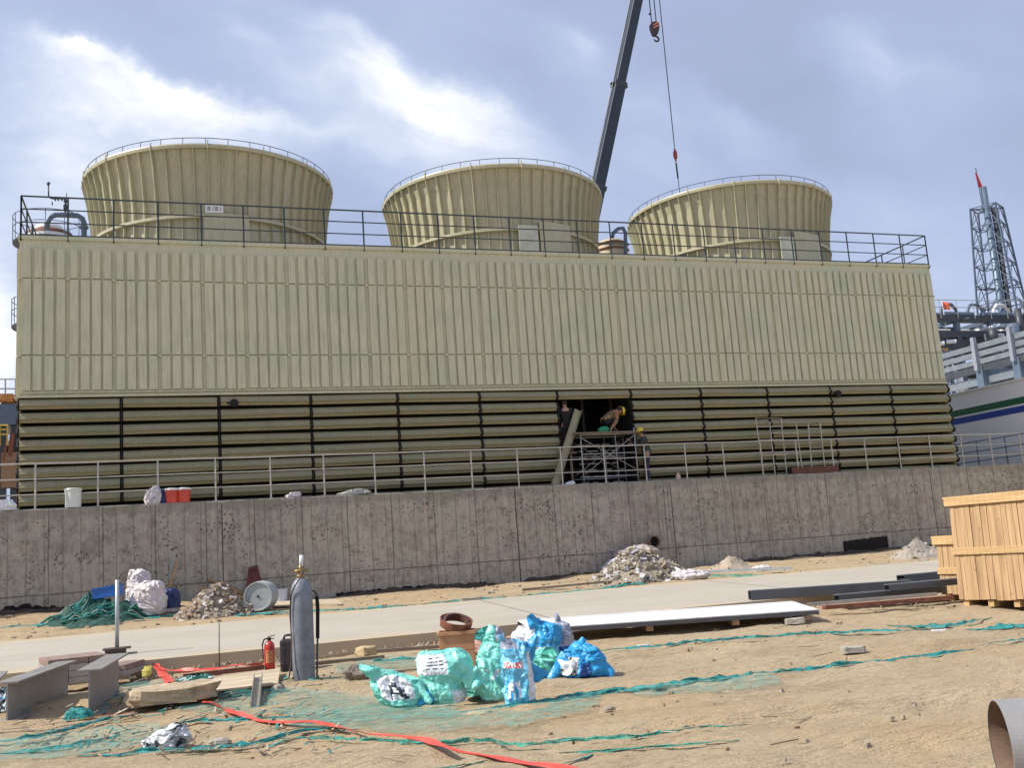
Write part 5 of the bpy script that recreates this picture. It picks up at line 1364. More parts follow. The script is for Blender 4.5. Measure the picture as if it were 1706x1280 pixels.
# white sacks/litter on the central heap
bag('woven_sack', 'flattened white woven sack at the right foot of the central heap', 1150, 966, [(0, 0.42, 0.2, 0), (0.10, 0.50, 0.26, 0), (0.2, 0.42, 0.2, -0.05), (0.27, 0.16, 0.1, -0.1)], [SACK], None, 50, crum=0.05, fc=5, cat='sack')
bag('woven_sack', 'grey sack lying on the left slope of the central heap', 1032, 958, [(0, 0.5, 0.3, 0), (0.2, 0.5, 0.3, 0), (0.42, 0.4, 0.2, 0.1), (0.52, 0.2, 0.1, 0.2)], [PAPER], None, 53, crum=0.05, fc=4, cat='sack')
bag('woven_sack', 'dirty white sack draped over the top of the central heap', 1062, 953, [(0.50, 0.6, 0.3, -0.05), (0.64, 0.62, 0.3, 0.02), (0.76, 0.38, 0.18, 0.08), (0.82, 0.1, 0.05, 0.1)], [mat('dirty_sack', (0.42, 0.36, 0.32), 0.8, vs=6)], None, 56, crum=0.07, fc=4, cat='sack')
bag('woven_sack', 'small white sack between the two right sand heaps', 1270, 952, [(0, 0.22, 0.15, 0), (0.1, 0.26, 0.16, 0), (0.17, 0.1, 0.06, 0)], [SACK], None, 57, cat='sack')
# on the wall top
def wl(px, off=0.17): q = onWall(px, 835, off); q.z = 3.335; return q
bag('plastic_bag', 'white and grey bag on the wall left of the red buckets', 0, 0, [(0, 0.17, 0.12, 0), (0.15, 0.20, 0.13, 0), (0.32, 0.16, 0.10, 0.02), (0.46, 0.04, 0.03, 0.08)], [SACK, BG], lambda u, t, f, a: 1 if noise1(u, t, 3) > 0.2 else 0, 60, at=wl(255))
bag('plastic_bag', 'navy blue bag on the wall between the white bag and the red buckets', 0, 0, [(0, 0.11, 0.10, 0), (0.2, 0.12, 0.10, 0), (0.36, 0.09, 0.07, 0)], [NAVY], None, 62, at=wl(270, 0.2))
bag('plastic_bag', 'white plastic bag on the wall at the left edge of the picture', 0, 0, [(0, 0.26, 0.15, 0), (0.12, 0.28, 0.16, 0), (0.26, 0.14, 0.1, 0)], [BW], None, 64, at=wl(8), crum=0.04)
bag('plastic_bag', 'small white bag lying on the wall top below the fourth louver column', 0, 0, [(0, 0.17, 0.12, 0), (0.06, 0.20, 0.12, 0), (0.14, 0.1, 0.06, 0.06)], [SACK], None, 66, at=wl(489))
bag('plastic_bag', 'small white bag on the wall top at the foot of the leaning board', 0, 0, [(0, 0.12, 0.1, 0), (0.05, 0.14, 0.1, 0), (0.1, 0.06, 0.05, 0.05)], [BW], None, 68, at=wl(952))
bag('plastic_scrap', 'crumpled clear plastic on the wall top right of the small white bag', 0, 0, [(0, 0.42, 0.12, 0), (0.05, 0.45, 0.12, 0), (0.13, 0.25, 0.05, 0.1), (0.16, 0.05, 0.02, 0.1)], [mat('clear_scrap', (0.40, 0.41, 0.36), 0.3)], None, 70, at=wl(590), cat='plastic')
bag('plastic_scrap', 'small pink and white scrap standing on the wall right of the workers', 0, 0, [(0, 0.05, 0.05, 0), (0.12, 0.05, 0.04, 0), (0.22, 0.02, 0.02, 0)], [mat('pink_scrap', (0.65, 0.45, 0.42), 0.6)], None, 72, at=wl(1134), cat='plastic')
bag('green_cloth', 'bunched green cloth lying on the scaffold deck', 0, 0, [(0, 0.14, 0.1, 0), (0.08, 0.15, 0.1, 0), (0.16, 0.08, 0.05, 0.03)], [mat('bright_green_cloth', (0.03, 0.30, 0.16), 0.7)], None, 74, at=Vector((16.35, -0.30, 4.93)), cat='cloth')

# ---------------------------------------------------------------- netting heap with blue crate
def net_heap():
    random.seed(14); c = P(165, 1034); mb = MB()
    for _ in range(70):
        a = random.uniform(0, 2*PI); r = random.random()**0.6; x = c.x+1.05*r*math.cos(a); y = c.y+0.6*r*math.sin(a)
        pts = []
        d = random.uniform(-0.5, 0.5); l = random.uniform(0.4, 1.3)
        for k in range(7):
            t = k/6-0.5; q = Vector((x+t*l*math.cos(d), y+t*l*math.sin(d)*0.6, 0)); rr = math.hypot((q.x-c.x)/1.15, (q.y-c.y)/0.7)
            q.z = G(q.x, q.y)+0.02+0.62*max(0, 1-rr)**0.7*random.uniform(0.6, 1.15)*(0.6+1.1*abs(mnoise.noise(Vector((q.x*2.4, q.y*2.4, 1))))); pts.append(q)
        mb.tube(pts, random.choice((0.008, 0.012, 0.03)), 5, m=random.choice((0, 0, 0, 1, 2)))
    n = 30; vs = []
    for j in range(n+1):
        for i in range(n+1):
            u, v = i/n*2-1, j/n*2-1; r = math.hypot(u, v); x, y = c.x+u*1.1, c.y+v*0.65
            vs.append((x, y, G(x, y)+0.58*max(0, 1-r)**0.7*(0.35+1.2*crumple((x, y, 0), 2.4))-0.01))
    mb.add(vs, [(j*(n+1)+i, j*(n+1)+i+1, (j+1)*(n+1)+i+1, (j+1)*(n+1)+i) for j in range(n) for i in range(n)], 3)
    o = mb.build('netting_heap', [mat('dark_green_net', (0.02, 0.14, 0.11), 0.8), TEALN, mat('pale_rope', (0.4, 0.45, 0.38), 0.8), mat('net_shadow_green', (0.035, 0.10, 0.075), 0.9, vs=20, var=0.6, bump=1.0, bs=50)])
    tag(o, 'tangled heap of dark green netting by the wall, left of the white sacks', 'netting')
    t = thing('plastic_crate', 'bright blue plastic crate on the netting heap', 'crate', (c.x+0.18, c.y+0.12, G(c.x, c.y)+0.48))
    T = Matrix.Translation((c.x+0.18, c.y+0.12, G(c.x, c.y)+0.62))@Matrix.Rotation(-0.25, 4, 'Z')@Matrix.Rotation(-0.1, 4, 'Y')
    b = MB(); w, d, h = 0.58, 0.36, 0.24
    b.box((0, 0, -h/2), (w, d, 0.015), T); b.box((0, -d/2, 0), (w, 0.015, h), T); b.box((0, d/2, 0), (w, 0.015, h), T); b.box((-w/2, 0, 0), (0.015, d-0.02, h), T); b.box((w/2, 0, 0), (0.015, d-0.02, h), T)
    b.build('shell', BLUEP, t)
    b = MB(); b.box((0, -d/2-0.012, h/2-0.02), (w+0.04, 0.02, 0.035), T); b.box((0, d/2+0.012, h/2-0.02), (w+0.04, 0.02, 0.035), T); b.build('rim', BLUEP, t)
net_heap()

# ---------------------------------------------------------------- timber crates
def crate(label, corner, face_len, depth, h, rz, pitch, seed, mid):
    """corner: lower corner of the planked face; the face runs along local -Y, the crate lies on the +X side"""
    t = thing('wooden_crate', label, 'crate', tuple(corner), rz)
    random.seed(seed)
    T = Matrix.Identity(4); foot = 0.11; t.rotation_euler = (0, math.radians(2.6), rz)
    def planks(axis, off, name, length, sgn):
        mb = MB(); u = 0.02
        while u < length-0.03:
            w = min(random.uniform(0.075, 0.125), length-0.02-u); th = 0.022+random.uniform(0, 0.004); tw = random.uniform(-0.006, 0.006)
            z0, z1 = foot+random.uniform(-0.015, 0.01), h-0.06
            k = random.uniform(0.0, 0.012)
            if axis == 'y': vs = [(off-sgn*(th+k), -u, z0), (off-sgn*(th+k), -u-w+0.006, z0), (off, -u-w+0.006, z0), (off, -u, z0), (off-sgn*(th+k), -u+tw, z1), (off-sgn*(th+k), -u-w+0.006+tw, z1), (off, -u-w+0.006+tw, z1), (off, -u+tw, z1)]
            else: vs = [(u, off+sgn*(th+k), z0), (u+w-0.006, off+sgn*(th+k), z0), (u+w-0.006, off, z0), (u, off, z0), (u+tw, off+sgn*(th+k), z1), (u+w-0.006+tw, off+sgn*(th+k), z1), (u+w-0.006+tw, off, z1), (u+tw, off, z1)]
            mb.add(vs, [(3, 2, 1, 0), (4, 5, 6, 7), (0, 1, 5, 4), (1, 2, 6, 5), (2, 3, 7, 6), (3, 0, 4, 7)])
            u += w
        mb.build(name, WOODC, t, world=False, bevel=0.003)
    planks('y', 0.0, 'plank_side', face_len, 1); planks('x', 0.0, 'plank_side', depth, 1)
    planks('y', depth, 'plank_side', face_len, -1); planks('x', -face_len, 'plank_side', depth, -1)
    b = MB(); b.box((depth/2, -face_len/2, (h+foot)/2-0.03), (depth-0.01, face_len-0.01, h-foot-0.10)); b.build('lining', PLYD, t, world=False)
    b = MB(); b.box((depth/2, -face_len/2, h-0.015), (depth+0.14, face_len+0.14, 0.03)); b.build('lid', WOODC, t, world=False, bevel=0.004)
    W2 = m_wood_h
    for z, hh, dd, nm in ((h-0.075, 0.15, 0.05, 'top_batten'), (mid, 0.11, 0.04, 'middle_batten')):
        m = MB(); m.box((-0.024-dd/2, -face_len/2, z), (dd, face_len+(0.10 if nm[0] == 't' else 0.0), hh))
        m.box((depth/2, 0.024+dd/2, z), (depth+(0.05 if nm[0] == 't' else 0), dd, hh))
        m.box((depth+0.024+dd/2, -face_len/2, z), (dd, face_len, hh)); m.box((depth/2, -face_len-0.024-dd/2, z), (depth, dd, hh))
        m.build(nm, W2, t, world=False, bevel=0.005)
    m = MB(); u = 0.06
    while u < face_len-0.05:
        for zz in (h-0.11, h-0.045): m.box((-0.0755, -u, zz), (0.004, 0.009, 0.009))
        for zz in (mid-0.03, mid+0.03): m.box((-0.0655, -u-0.02, zz), (0.004, 0.009, 0.009))
        u += random.uniform(0.085, 0.12)
    tag(m.build('nail_heads', STEELD, t, world=False), kind='stuff')
    u = 0.06
    while u < face_len-0.1:
        m = MB(); m.box((depth/2, -u-0.05, foot/2-0.005), (depth-0.02, 0.10, foot-0.01)); m.build('runner', W2, t, world=False, bevel=0.004); u += 0.44
m_wood_h = m_wood('crate_batten_wood', (0.50, 0.32, 0.14), (0.64, 0.44, 0.22), (6, 0.6, 7))
c = P(1600, 1010); crate('big pale timber crate standing in front of the smaller one at the right edge', c-Vector((0, 0, 0.01)), 2.3, 1.5, 1.77, 0.20, 0, 3, 0.88)
c = P(1571, 1000); crate('lower pale timber crate half hidden behind the big crate', c-Vector((0, 0, 0.01)), 1.35, 1.1, 1.10, 0.10, 0, 5, 0.50)

# ---------------------------------------------------------------- steel sections
def hbeam(name, label, a, b, h, w, m, tw=0.016, tf=0.02, cat='steel beam', group=None, parent=None):
    """I-section lying from a to b (bottom centre line)"""
    a = Vector(a); b = Vector(b); d = (b-a).normalized(); s = d.cross(Vector((0, 0, 1))).normalized(); u = s.cross(d)
    prof = [(-w/2, 0), (w/2, 0), (w/2, tf), (tw/2, tf), (tw/2, h-tf), (w/2, h-tf), (w/2, h), (-w/2, h), (-w/2, h-tf), (-tw/2, h-tf), (-tw/2, tf), (-w/2, tf)]
    n = len(prof); vs = [a+s*x+u*z for x, z in prof]+[b+s*x+u*z for x, z in prof]
    fs = [(i, (i+1) % n, n+(i+1) % n, n+i) for i in range(n)]
    for o_ in (0, n):
        caps = [(0, 1, 2, 3, 10, 11), (3, 4, 9, 10), (4, 5, 6, 7, 8, 9)]
        fs += [tuple(o_+i for i in (c_ if o_ == 0 else reversed(c_))) for c_ in caps]
    mb = MB(); mb.add(vs, fs); o = mb.build(name, m, parent)
    if parent is None: tag(o, label, cat, group)
    return o
v = lambda *a: Vector(a)
a, b = P(15, 1200), P(115, 1156); s = (b-a).cross(v(0, 0, 1)).normalized()
hbeam('steel_beam', 'longest grey steel beam lying on the sand, nearest the left edge', a-s*0.02-v(0, 0, 0.03), b-s*0.02+v(0, 0, -0.03), 0.43, 0.24, STEEL)
a, b = P(152, 1192), P(200, 1156); s = (b-a).cross(v(0, 0, 1)).normalized()
hbeam('steel_beam', 'shorter grey steel beam between the longest beam and the stone block', a-s*0.02-v(0, 0, 0.02), b-s*0.02-v(0, 0, 0.02), 0.50, 0.26, STEEL)
hbeam('steel_beam', 'stub of steel beam cut off by the left edge of the picture', P(-30, 1190), P(-2, 1160), 0.30, 0.2, STEEL)
a = P(425, 1183)
def channel():
    mb = MB(); b_ = P(431, 1150); d = (b_-a).normalized(); s = v(d.y, -d.x, 0).normalized()
    q, r_ = a+v(0, 0, 0.02), b_+v(0, 0, 0.14)
    mb.bar(q, r_, 0.09, 0.008); mb.bar(q-s*0.045+v(0, 0, 0.03), r_-s*0.045+v(0, 0, 0.03), 0.008, 0.06); mb.bar(q+s*0.045+v(0, 0, 0.03), r_+s*0.045+v(0, 0, 0.03), 0.008, 0.06)
    o = mb.build('steel_channel', GALV); tag(o, 'short open steel channel stuck in the sand below the plywood board', 'steel channel')
channel()
# stack of paving slabs behind the beams
def slabs(label, px, py, size, rz, n, m, h0=0.0):
    p = P(px, py); t = thing('slab_stack', label, 'paving slabs', tuple(p), rz)
    for k in range(n):
        mb = MB(); nx = 3
        for i in range(nx):
            w = size[0]/nx; mb.box((-size[0]/2+w*(i+0.5), 0.005*k, h0+size[2]*(k+0.5)), (w-0.006, size[1]-0.006, size[2]-0.004))
        mb.build('slab', m if k == n-1 else CEM, t, world=False, bevel=0.006)
BRN = mat('brown_paver', (0.27, 0.19, 0.155), 0.85, vs=8, var=0.25, bump=0.4)
slabs('stack of brownish paving slabs between the two steel beams', 122, 1136, (0.75, 0.8, 0.085), 0.25, 4, BRN)
slabs('low pair of brownish slabs right of the shorter steel beam', 208, 1124, (0.30, 0.7, 0.08), -0.35, 2, BRN)
# pole on a steel foot
def pole():
    p = P(195, 1091, 0.125); t = thing('base_pole', 'thin steel pole standing on a rusty square foot plate on the road', 'pole', tuple(p))
    m = MB(); m.box((p.x, p.y, p.z+0.09), (0.40, 0.34, 0.02)); m.box((p.x-0.02, p.y, p.z+0.04), (0.3, 0.26, 0.08)); m.build('foot_plate', mat('dark_rusty_plate', (0.09, 0.065, 0.055), 0.8, vs=9, var=0.4), t)
    m = MB(); m.tube([(p.x, p.y, p.z+0.1), (p.x+0.01, p.y, p.z+1.13)], 0.03, 12); m.build('pole', mat('pale_pipe', (0.42, 0.46, 0.48), 0.5, 0.3), t, sm=True)
pole()
# plywood board
z = 0.10
cs = [(301, 1147), (368, 1128), (467, 1114), (463, 1139), (363, 1150), (315, 1153)]
mb = MB(); q = [P(x, y, 0.07) for x, y in cs]; mb.add(q+[w-v(0, 0, 0.022) for w in q], [(0, 1, 2, 3, 4, 5), (11, 10, 9, 8, 7, 6)]+[(i, 6+i, 6+(i+1) % 6, (i+1) % 6) for i in range(6)])
o = mb.build('plywood_board', PLY); tag(o, 'broken pale plywood board on the sand below the fire extinguisher', 'board')
stick('timber', 'rusty brown batten behind the plywood board, left of the extinguisher', 'timber', P(305, 1128, 0.05), P(440, 1112, 0.05), 0.06, 0.06, RUST)
stick('timber', 'grey timber lying along the road edge right of the gas cylinder', 'timber', P(525, 1106, 0.04), P(640, 1095, 0.04), 0.08, 0.05, mat('grey_timber', (0.22, 0.17, 0.12), 0.9))
stick('timber', 'weathered timber along the road edge left of the wooden box', 'timber', P(625, 1086, 0.05), P(735, 1078, 0.05), 0.06, 0.05, mat('grey_timber', (0.22, 0.17, 0.12), 0.9))
bag('yellow_scrap', 'small yellow scrap of film beside the heaped red tape', 244, 1128, [(0, 0.05, 0.03, 0), (0.08, 0.07, 0.03, 0.01), (0.14, 0.05, 0.01, 0.03)], [mat('yellow_film', (0.62, 0.55, 0.12), 0.5)], None, 80, crum=0.015, cat='plastic')
bag('crumpled_foil', 'crumpled grey and white foil on the sand in the lower left', 272, 1248, [(0, 0.16, 0.10, 0), (0.06, 0.2, 0.1, 0.02), (0.14, 0.12, 0.06, 0.08), (0.2, 0.05, 0.02, 0.16)], [mat('foil_grey', (0.50, 0.50, 0.50), 0.35, 0.4), BW, INK], lambda u, t, f, a: 1 if noise1(u, t, 4) > 0.15 else (2 if noise1(u, t, 4) < -0.3 else 0), 83, crum=0.05, cat='foil')
bag('plastic_litter', 'black and white plastic litter at the left edge in front of the longest beam', 8, 1185, [(0, 0.12, 0.1, 0), (0.1, 0.15, 0.1, 0), (0.26, 0.08, 0.05, 0.0)], [BW, INK, BL], lambda u, t, f, a: 1 if noise1(u, t, 6) > 0.0 else (2 if noise1(u, t, 6) < -0.3 else 0), 86, crum=0.05, cat='plastic')
bag('netting_bundle', 'small dark teal netting bundle at the foot of the shorter beam', 130, 1198, [(0, 0.13, 0.1, 0), (0.06, 0.12, 0.08, 0), (0.12, 0.05, 0.03, 0)], [TEALN], None, 88, cat='netting')
bag('netting_bundle', 'dark netting bundle on the plywood board', 322, 1140, [(0, 0.2, 0.1, 0), (0.06, 0.22, 0.1, 0.02), (0.12, 0.1, 0.05, 0.08)], [mat('dark_green_net', (0.02, 0.14, 0.11)), BW], lambda u, t, f, a: 1 if noise1(u, t, 6) > 0.3 else 0, 90, cat='netting')

# long white panel resting on the road edge
def white_panel():
    c = [P(862, 1034, 0.24), P(1320, 1002, 0.20), P(1364, 1016, 0.20), P(885, 1048, 0.24)]
    t = thing('wall_panel', 'long white folded metal panel lying across the near road edge', 'panel', tuple(c[3]-v(0, 0, 0.2)))
    board('top_sheet', '', '', c, 0.012, WHITE, t)
    mb = MB(); a_, b_ = c[0].lerp(c[3], 0.12), c[1].lerp(c[2], 0.12); mb.bar(a_+v(0, 0, 0.004), b_+v(0, 0, 0.004), 0.012, 0.008)
    mb.build('fold', WHITE, t)
    e = MB(); e.bar(c[3]-v(0, 0, 0.045), c[2]-v(0, 0, 0.045), 0.012, 0.06); e.bar(c[0]-v(0, 0, 0.045), c[1]-v(0, 0, 0.045), 0.012, 0.06); e.build('edge_shade_flange', mat('panel_edge_shade', (0.10, 0.10, 0.11), 0.5, 0.3), t)  # dark flange colour paints the shadow under the panel's edge
    for k in (0.1, 0.4, 0.7, 0.95):
        q_ = c[3].lerp(c[2], k); r_ = c[0].lerp(c[1], k)
        gz = min(G(q_.x, q_.y), G(r_.x, r_.y))
        stick('timber', ['leftmost', 'second', 'third', 'rightmost'][[0.1, 0.4, 0.7, 0.95].index(k)]+' timber bearer under the long white panel', 'timber', v(q_.x, q_.y, q_.z-0.115), v(r_.x, r_.y, r_.z-0.115), 0.1, 0.07, PLYD)
white_panel()
def box_beam(label, a, b, w, h, m=None):
    t = thing('steel_beam', label, 'steel beam', tuple(a)); mb = MB(); d = (Vector(b)-Vector(a)).normalized()
    mm_ = m or mat('dark_painted_beam', (0.085, 0.095, 0.11), 0.45, 0.2, vs=2)
    s_ = d.cross(v(0, 0, 1)).normalized(); up = v(0, 0, 1)
    # hollow rectangular section: four plates
    A, B = Vector(a), Vector(b)
    mb.bar(A+up*(h-0.006), B+up*(h-0.006), w, 0.012); mb.bar(A+up*0.006, B+up*0.006, w, 0.012)
    mb.bar(A+s_*(w/2-0.006)+up*h/2, B+s_*(w/2-0.006)+up*h/2, 0.012, h-0.024); mb.bar(A-s_*(w/2-0.006)+up*h/2, B-s_*(w/2-0.006)+up*h/2, 0.012, h-0.024)
    mb.bar(A+up*h/2+d*0.05, A+up*h/2+d*0.055, w-0.03, 0.02)
    mb.build('section', mm_, t)
    r = MB(); r.bar(A+up*(h+0.003)-s_*w*0.3, B+up*(h+0.003)-s_*w*0.3, w*0.25, 0.006); r.build('top_highlight', mat('beam_top_highlight', (0.30, 0.32, 0.34), 0.5, 0.2), t)  # paler strip paints the daylight on the beam's top
box_beam('long dark steel box beam with its open end to the left, on the road', P(1250, 1000, 0.13), P(1520, 982, 0.13), 0.2, 0.16)
box_beam('dark steel box beam just below and right of the long one', P(1395, 1003, 0.13), P(1600, 985, 0.13), 0.2, 0.11)
box_beam('steel box beam lying across on top, behind the long one', P(1478, 985, 0.27), P(1640, 970, 0.30), 0.2, 0.10)
box_beam('farthest grey steel beam behind the crates', P(1502, 972, 0.13), P(1680, 955, 0.13), 0.25, 0.15, STEELD)
stick('timber', 'brown timber bearer in front of the dark steel beams', 'timber', P(1372, 1013, 0.14), P(1585, 996, 0.14), 0.12, 0.06, RUST)
stick('steel_angle', 'thin pale steel angle between the white panel and the dark beams', 'steel section', P(1345, 1008, 0.16), P(1560, 990, 0.2), 0.08, 0.05, GALV)
stick('steel_angle', 'long thin pipe along the foot of the wall right of the central heap', 'steel section', P(1125, 955, 0.1), P(1320, 947, 0.1), 0.07, 0.06, mat('pale_pipe', (0.42, 0.46, 0.48)))
stick('timber', 'thin long timber below the left slope of the central heap', 'timber', P(870, 983, 0.05), P(1010, 970, 0.1), 0.08, 0.05, mat('grey_timber', (0.22, 0.17, 0.12)))
board('plywood_board', 'flat pale board by the wall right of the grey drum', 'board', [P(448, 1000, 0.05), P(560, 998, 0.05), P(570, 1006, 0.05), P(450, 1010, 0.05)], 0.03, PLY)

# ---------------------------------------------------------------- cylinder, extinguisher, canister
def gas():
    p = P(507, 1133); t = thing('gas_cylinder', 'tall worn grey gas cylinder standing upright on the sand', 'gas cylinder', tuple(p))
    R_ = 0.138; c = (p.x, p.y, p.z-0.09)
    m = MB(); m.lathe([(0.02, 0.0), (R_*0.86, 0.0), (R_*0.98, 0.03), (R_, 0.06), (R_, 1.08), (R_*0.985, 1.14), (R_*0.92, 1.21), (R_*0.76, 1.28), (R_*0.52, 1.325), (R_*0.36, 1.34), (R_*0.34, 1.38), (0.0, 1.38)], 44, c=c); m.build('body', CYL, t, sm=True)
    m = MB(); m.lathe([(0.05, 1.34), (0.052, 1.38), (0.03, 1.40), (0.022, 1.46), (0.022, 1.50), (0, 1.5)], 16, c=c)
    m.tube([(p.x-0.07, p.y-0.02, p.z+1.34), (p.x+0.09, p.y+0.02, p.z+1.35)], 0.018, 8); m.build('valve', mat('brass', (0.36, 0.22, 0.09), 0.4, 0.7), t, sm=True)
    m = MB(); m.tube([(p.x+0.01, p.y, p.z+1.40), (p.x+0.02, p.y, p.z+1.54)], 0.026, 10); m.build('regulator', WHITE, t, sm=True)
    m = MB(); pts = [(p.x+0.03, p.y-0.06, p.z+1.35), (p.x-0.02, p.y-0.13, p.z+1.27), (p.x-0.10, p.y-0.13, p.z+1.15), (p.x-0.14, p.y-0.09, p.z+1.05), (p.x-0.155, p.y-0.06, p.z+0.8), (p.x-0.15, p.y-0.07, p.z+0.5), (p.x-0.16, p.y-0.08, p.z+0.25), (p.x-0.2, p.y-0.12, p.z+0.05), (p.x-0.3, p.y-0.1, p.z+0.02)]
    m.tube(pts, 0.010, 8); m.build('hose', mat('dark_hose', (0.07, 0.045, 0.035), 0.6), t, sm=True)
    q = P(528, 1130); r = thing('cutting_torch', 'thin dark cutting torch leaning beside the gas cylinder', 'torch', tuple(q))
    m = MB(); m.tube([(q.x, q.y, q.z), (q.x+0.03, q.y+0.02, q.z+0.5)], 0.012, 8); m.build('tube', STEELD, r)
    m = MB(); m.tube([(q.x+0.03, q.y+0.02, q.z+0.48), (q.x+0.045, q.y+0.02, q.z+0.85), (q.x+0.04, q.y+0.02, q.z+1.0)], 0.024, 8); m.build('grip', BLACK, r)
    m = MB(); m.tube([(q.x+0.04, q.y+0.02, q.z+1.0), (q.x+0.03, q.y, q.z+1.05), (q.x-0.01, q.y-0.02, q.z+1.08), (q.x-0.05, q.y-0.03, q.z+1.07)], 0.012, 8); m.build('nozzle', STEELD, r)
gas()
def ext():
    p = P(450, 1117); t = thing('fire_extinguisher', 'small red fire extinguisher at the end of the plywood board', 'fire extinguisher', tuple(p)); c = tuple(p)
    m = MB(); m.lathe([(0.062, 0.0), (0.07, 0.015), (0.07, 0.31), (0.062, 0.345), (0.04, 0.372), (0.022, 0.385), (0.022, 0.40), (0, 0.4)], 28, c=c); m.build('body', RED, t, sm=True)
    m = MB(); m.lathe([(0.025, 0.39), (0.025, 0.43), (0, 0.43)], 12, c=c); m.bar((p.x-0.02, p.y, p.z+0.44), (p.x+0.08, p.y-0.01, p.z+0.455), 0.018, 0.01); m.bar((p.x-0.02, p.y, p.z+0.42), (p.x+0.07, p.y-0.01, p.z+0.41), 0.018, 0.01); m.build('valve', BLACK, t)
    m = MB(); m.tube([(p.x-0.02, p.y, p.z+0.42), (p.x-0.07, p.y-0.02, p.z+0.41), (p.x-0.095, p.y-0.02, p.z+0.34), (p.x-0.09, p.y-0.02, p.z+0.15)], 0.011, 8); m.build('hose', BLACK, t, sm=True)
    m = MB(); a0 = -PI/2-0.75
    m.lathe([(0.0715, 0.10), (0.0715, 0.26)], 14, c=c, a0=a0-0.1, a1=a0+1.3, cap=False); o = m.build('label', mat('label_yellow', (0.60, 0.30, 0.12), 0.5), t)
    k = MB()
    for z in (0.13, 0.155, 0.19, 0.22, 0.235): k.lathe([(0.0722, z), (0.0722, z+0.010)], 8, c=c, a0=a0+0.1, a1=a0+(0.9 if z < 0.2 else 0.7), cap=False)
    k.build('print_line', mat('label_print', (0.55, 0.05, 0.04), 0.5), o)
ext()
def canister():
    p = P(484, 1119); t = thing('jerrycan', 'black plastic canister between the fire extinguisher and the gas cylinder', 'canister', tuple(p), -0.3)
    m = MB(); m.box((0, 0, 0.21), (0.24, 0.18, 0.42)); m.build('body', mat('black_plastic', (0.035, 0.028, 0.032), 0.4), t, world=False, bevel=0.03)
    m = MB()
    for x in (-0.07, 0, 0.07): m.box((x, -0.092, 0.21), (0.03, 0.008, 0.34))
    for z in (0.1, 0.3): m.box((0, -0.094, z), (0.22, 0.006, 0.02))
    m.build('rib', mat('black_plastic', (0, 0, 0)), t, world=False, bevel=0.003)
    m = MB(); m.tube([(-0.08, 0, 0.41), (-0.06, 0, 0.47), (0.05, 0, 0.47), (0.08, 0, 0.41)], 0.018, 8); m.build('handle', mat('black_plastic', (0, 0, 0)), t, world=False, sm=True)
    m = MB(); m.lathe([(0.03, 0.42), (0.03, 0.49), (0, 0.49)], 14, c=(0.09, 0, 0)); m.build('cap', mat('black_plastic', (0, 0, 0)), t, world=False)
canister()
def woodbox():
    p = P(764, 1110); t = thing('wooden_box', 'orange-brown plywood box in two tiers behind the bags', 'box', tuple(p), -0.30)
    wm = m_wood('orange_ply', (0.46, 0.24, 0.12), (0.56, 0.32, 0.17), (5, 5, 1.2))
    for z0, h, w, nm in ((0.0, 0.20, 0.44, 'lower_tier'), (0.205, 0.21, 0.45, 'upper_tier')):
        m = MB(); th = 0.02
        m.box((0, -0.16, z0+h/2), (w, th, h)); m.box((0, 0.16, z0+h/2), (w, th, h)); m.box((-w/2+th/2, 0, z0+h/2), (th, 0.30, h)); m.box((w/2-th/2, 0, z0+h/2), (th, 0.30, h)); m.box((0, 0, z0+0.01), (w-0.05, 0.29, 0.015))
        m.build(nm, wm, t, world=False, bevel=0.004)
    m = MB(); m.box((0, -0.178, 0.425), (0.49, 0.03, 0.045)); m.box((0, 0.178, 0.425), (0.49, 0.03, 0.045)); m.box((-0.235, 0, 0.425), (0.03, 0.32, 0.045)); m.box((0.235, 0, 0.425), (0.03, 0.32, 0.045)); m.build('rim', wm, t, world=False, bevel=0.004)
    q = Vector((p.x, p.y, p.z+0.46)); 
    r = thing('steel_ring', 'brown rusty steel ring lying tilted on top of the wooden box', 'ring', tuple(q))
    T = Matrix.Translation(q+v(0.0, 0, 0.085))@Matrix.Rotation(-0.3, 4, 'Z')@Matrix.Rotation(0.20, 4, 'Y')@Matrix.Rotation(0.28, 4, 'X')
    m = MB(); m.lathe([(0.19, -0.05), (0.205, -0.05), (0.215, 0.05), (0.20, 0.05), (0.19, -0.05)], 40, T=T, cap=False); m.build('outer_band', RUST, r, sm=False)
    m = MB(); T2 = T@Matrix.Rotation(0.25, 4, 'X'); m.lathe([(0.13, -0.035), (0.18, -0.04), (0.18, 0.03), (0.14, 0.04), (0.13, -0.035)], 40, T=T2, cap=False); m.build('inner_band', mat('dark_rust2', (0.10, 0.04, 0.03), 0.7), r)
woodbox()
# big grey pipe at the bottom right
def duct():
    d_ = direc(1667, 1242); c = Vector(CP+d_*((0.25-1.55)/d_[2])); ax = Vector((0.866, -0.5, 0)).normalized(); K_ = 0.25/0.34
    t = thing('steel_pipe', 'wide grey pipe with a rusty inside, cut off by the lower right corner', 'pipe', tuple(c-v(0, 0, 0.25)))
    T = Matrix.Translation(c)@ax.to_track_quat('Z', 'Y').to_matrix().to_4x4()
    m = MB(); m.lathe([(0.242, 0.0), (0.25, 0.0), (0.25, 2.4), (0.242, 2.4)], 64, T=T, cap=False); m.build('shell', mat('galv_pipe', (0.33, 0.32, 0.31), 0.6, 0.2, vs=3, bump=0.1), t, sm=False)
    m = MB(); m.lathe([(0.2415, 0.004), (0.2415, 2.38)], 64, T=T, cap=False); m.build('lining', mat('brown_lining', (0.20, 0.13, 0.09), 0.7, vs=6, var=0.35), t)
duct()

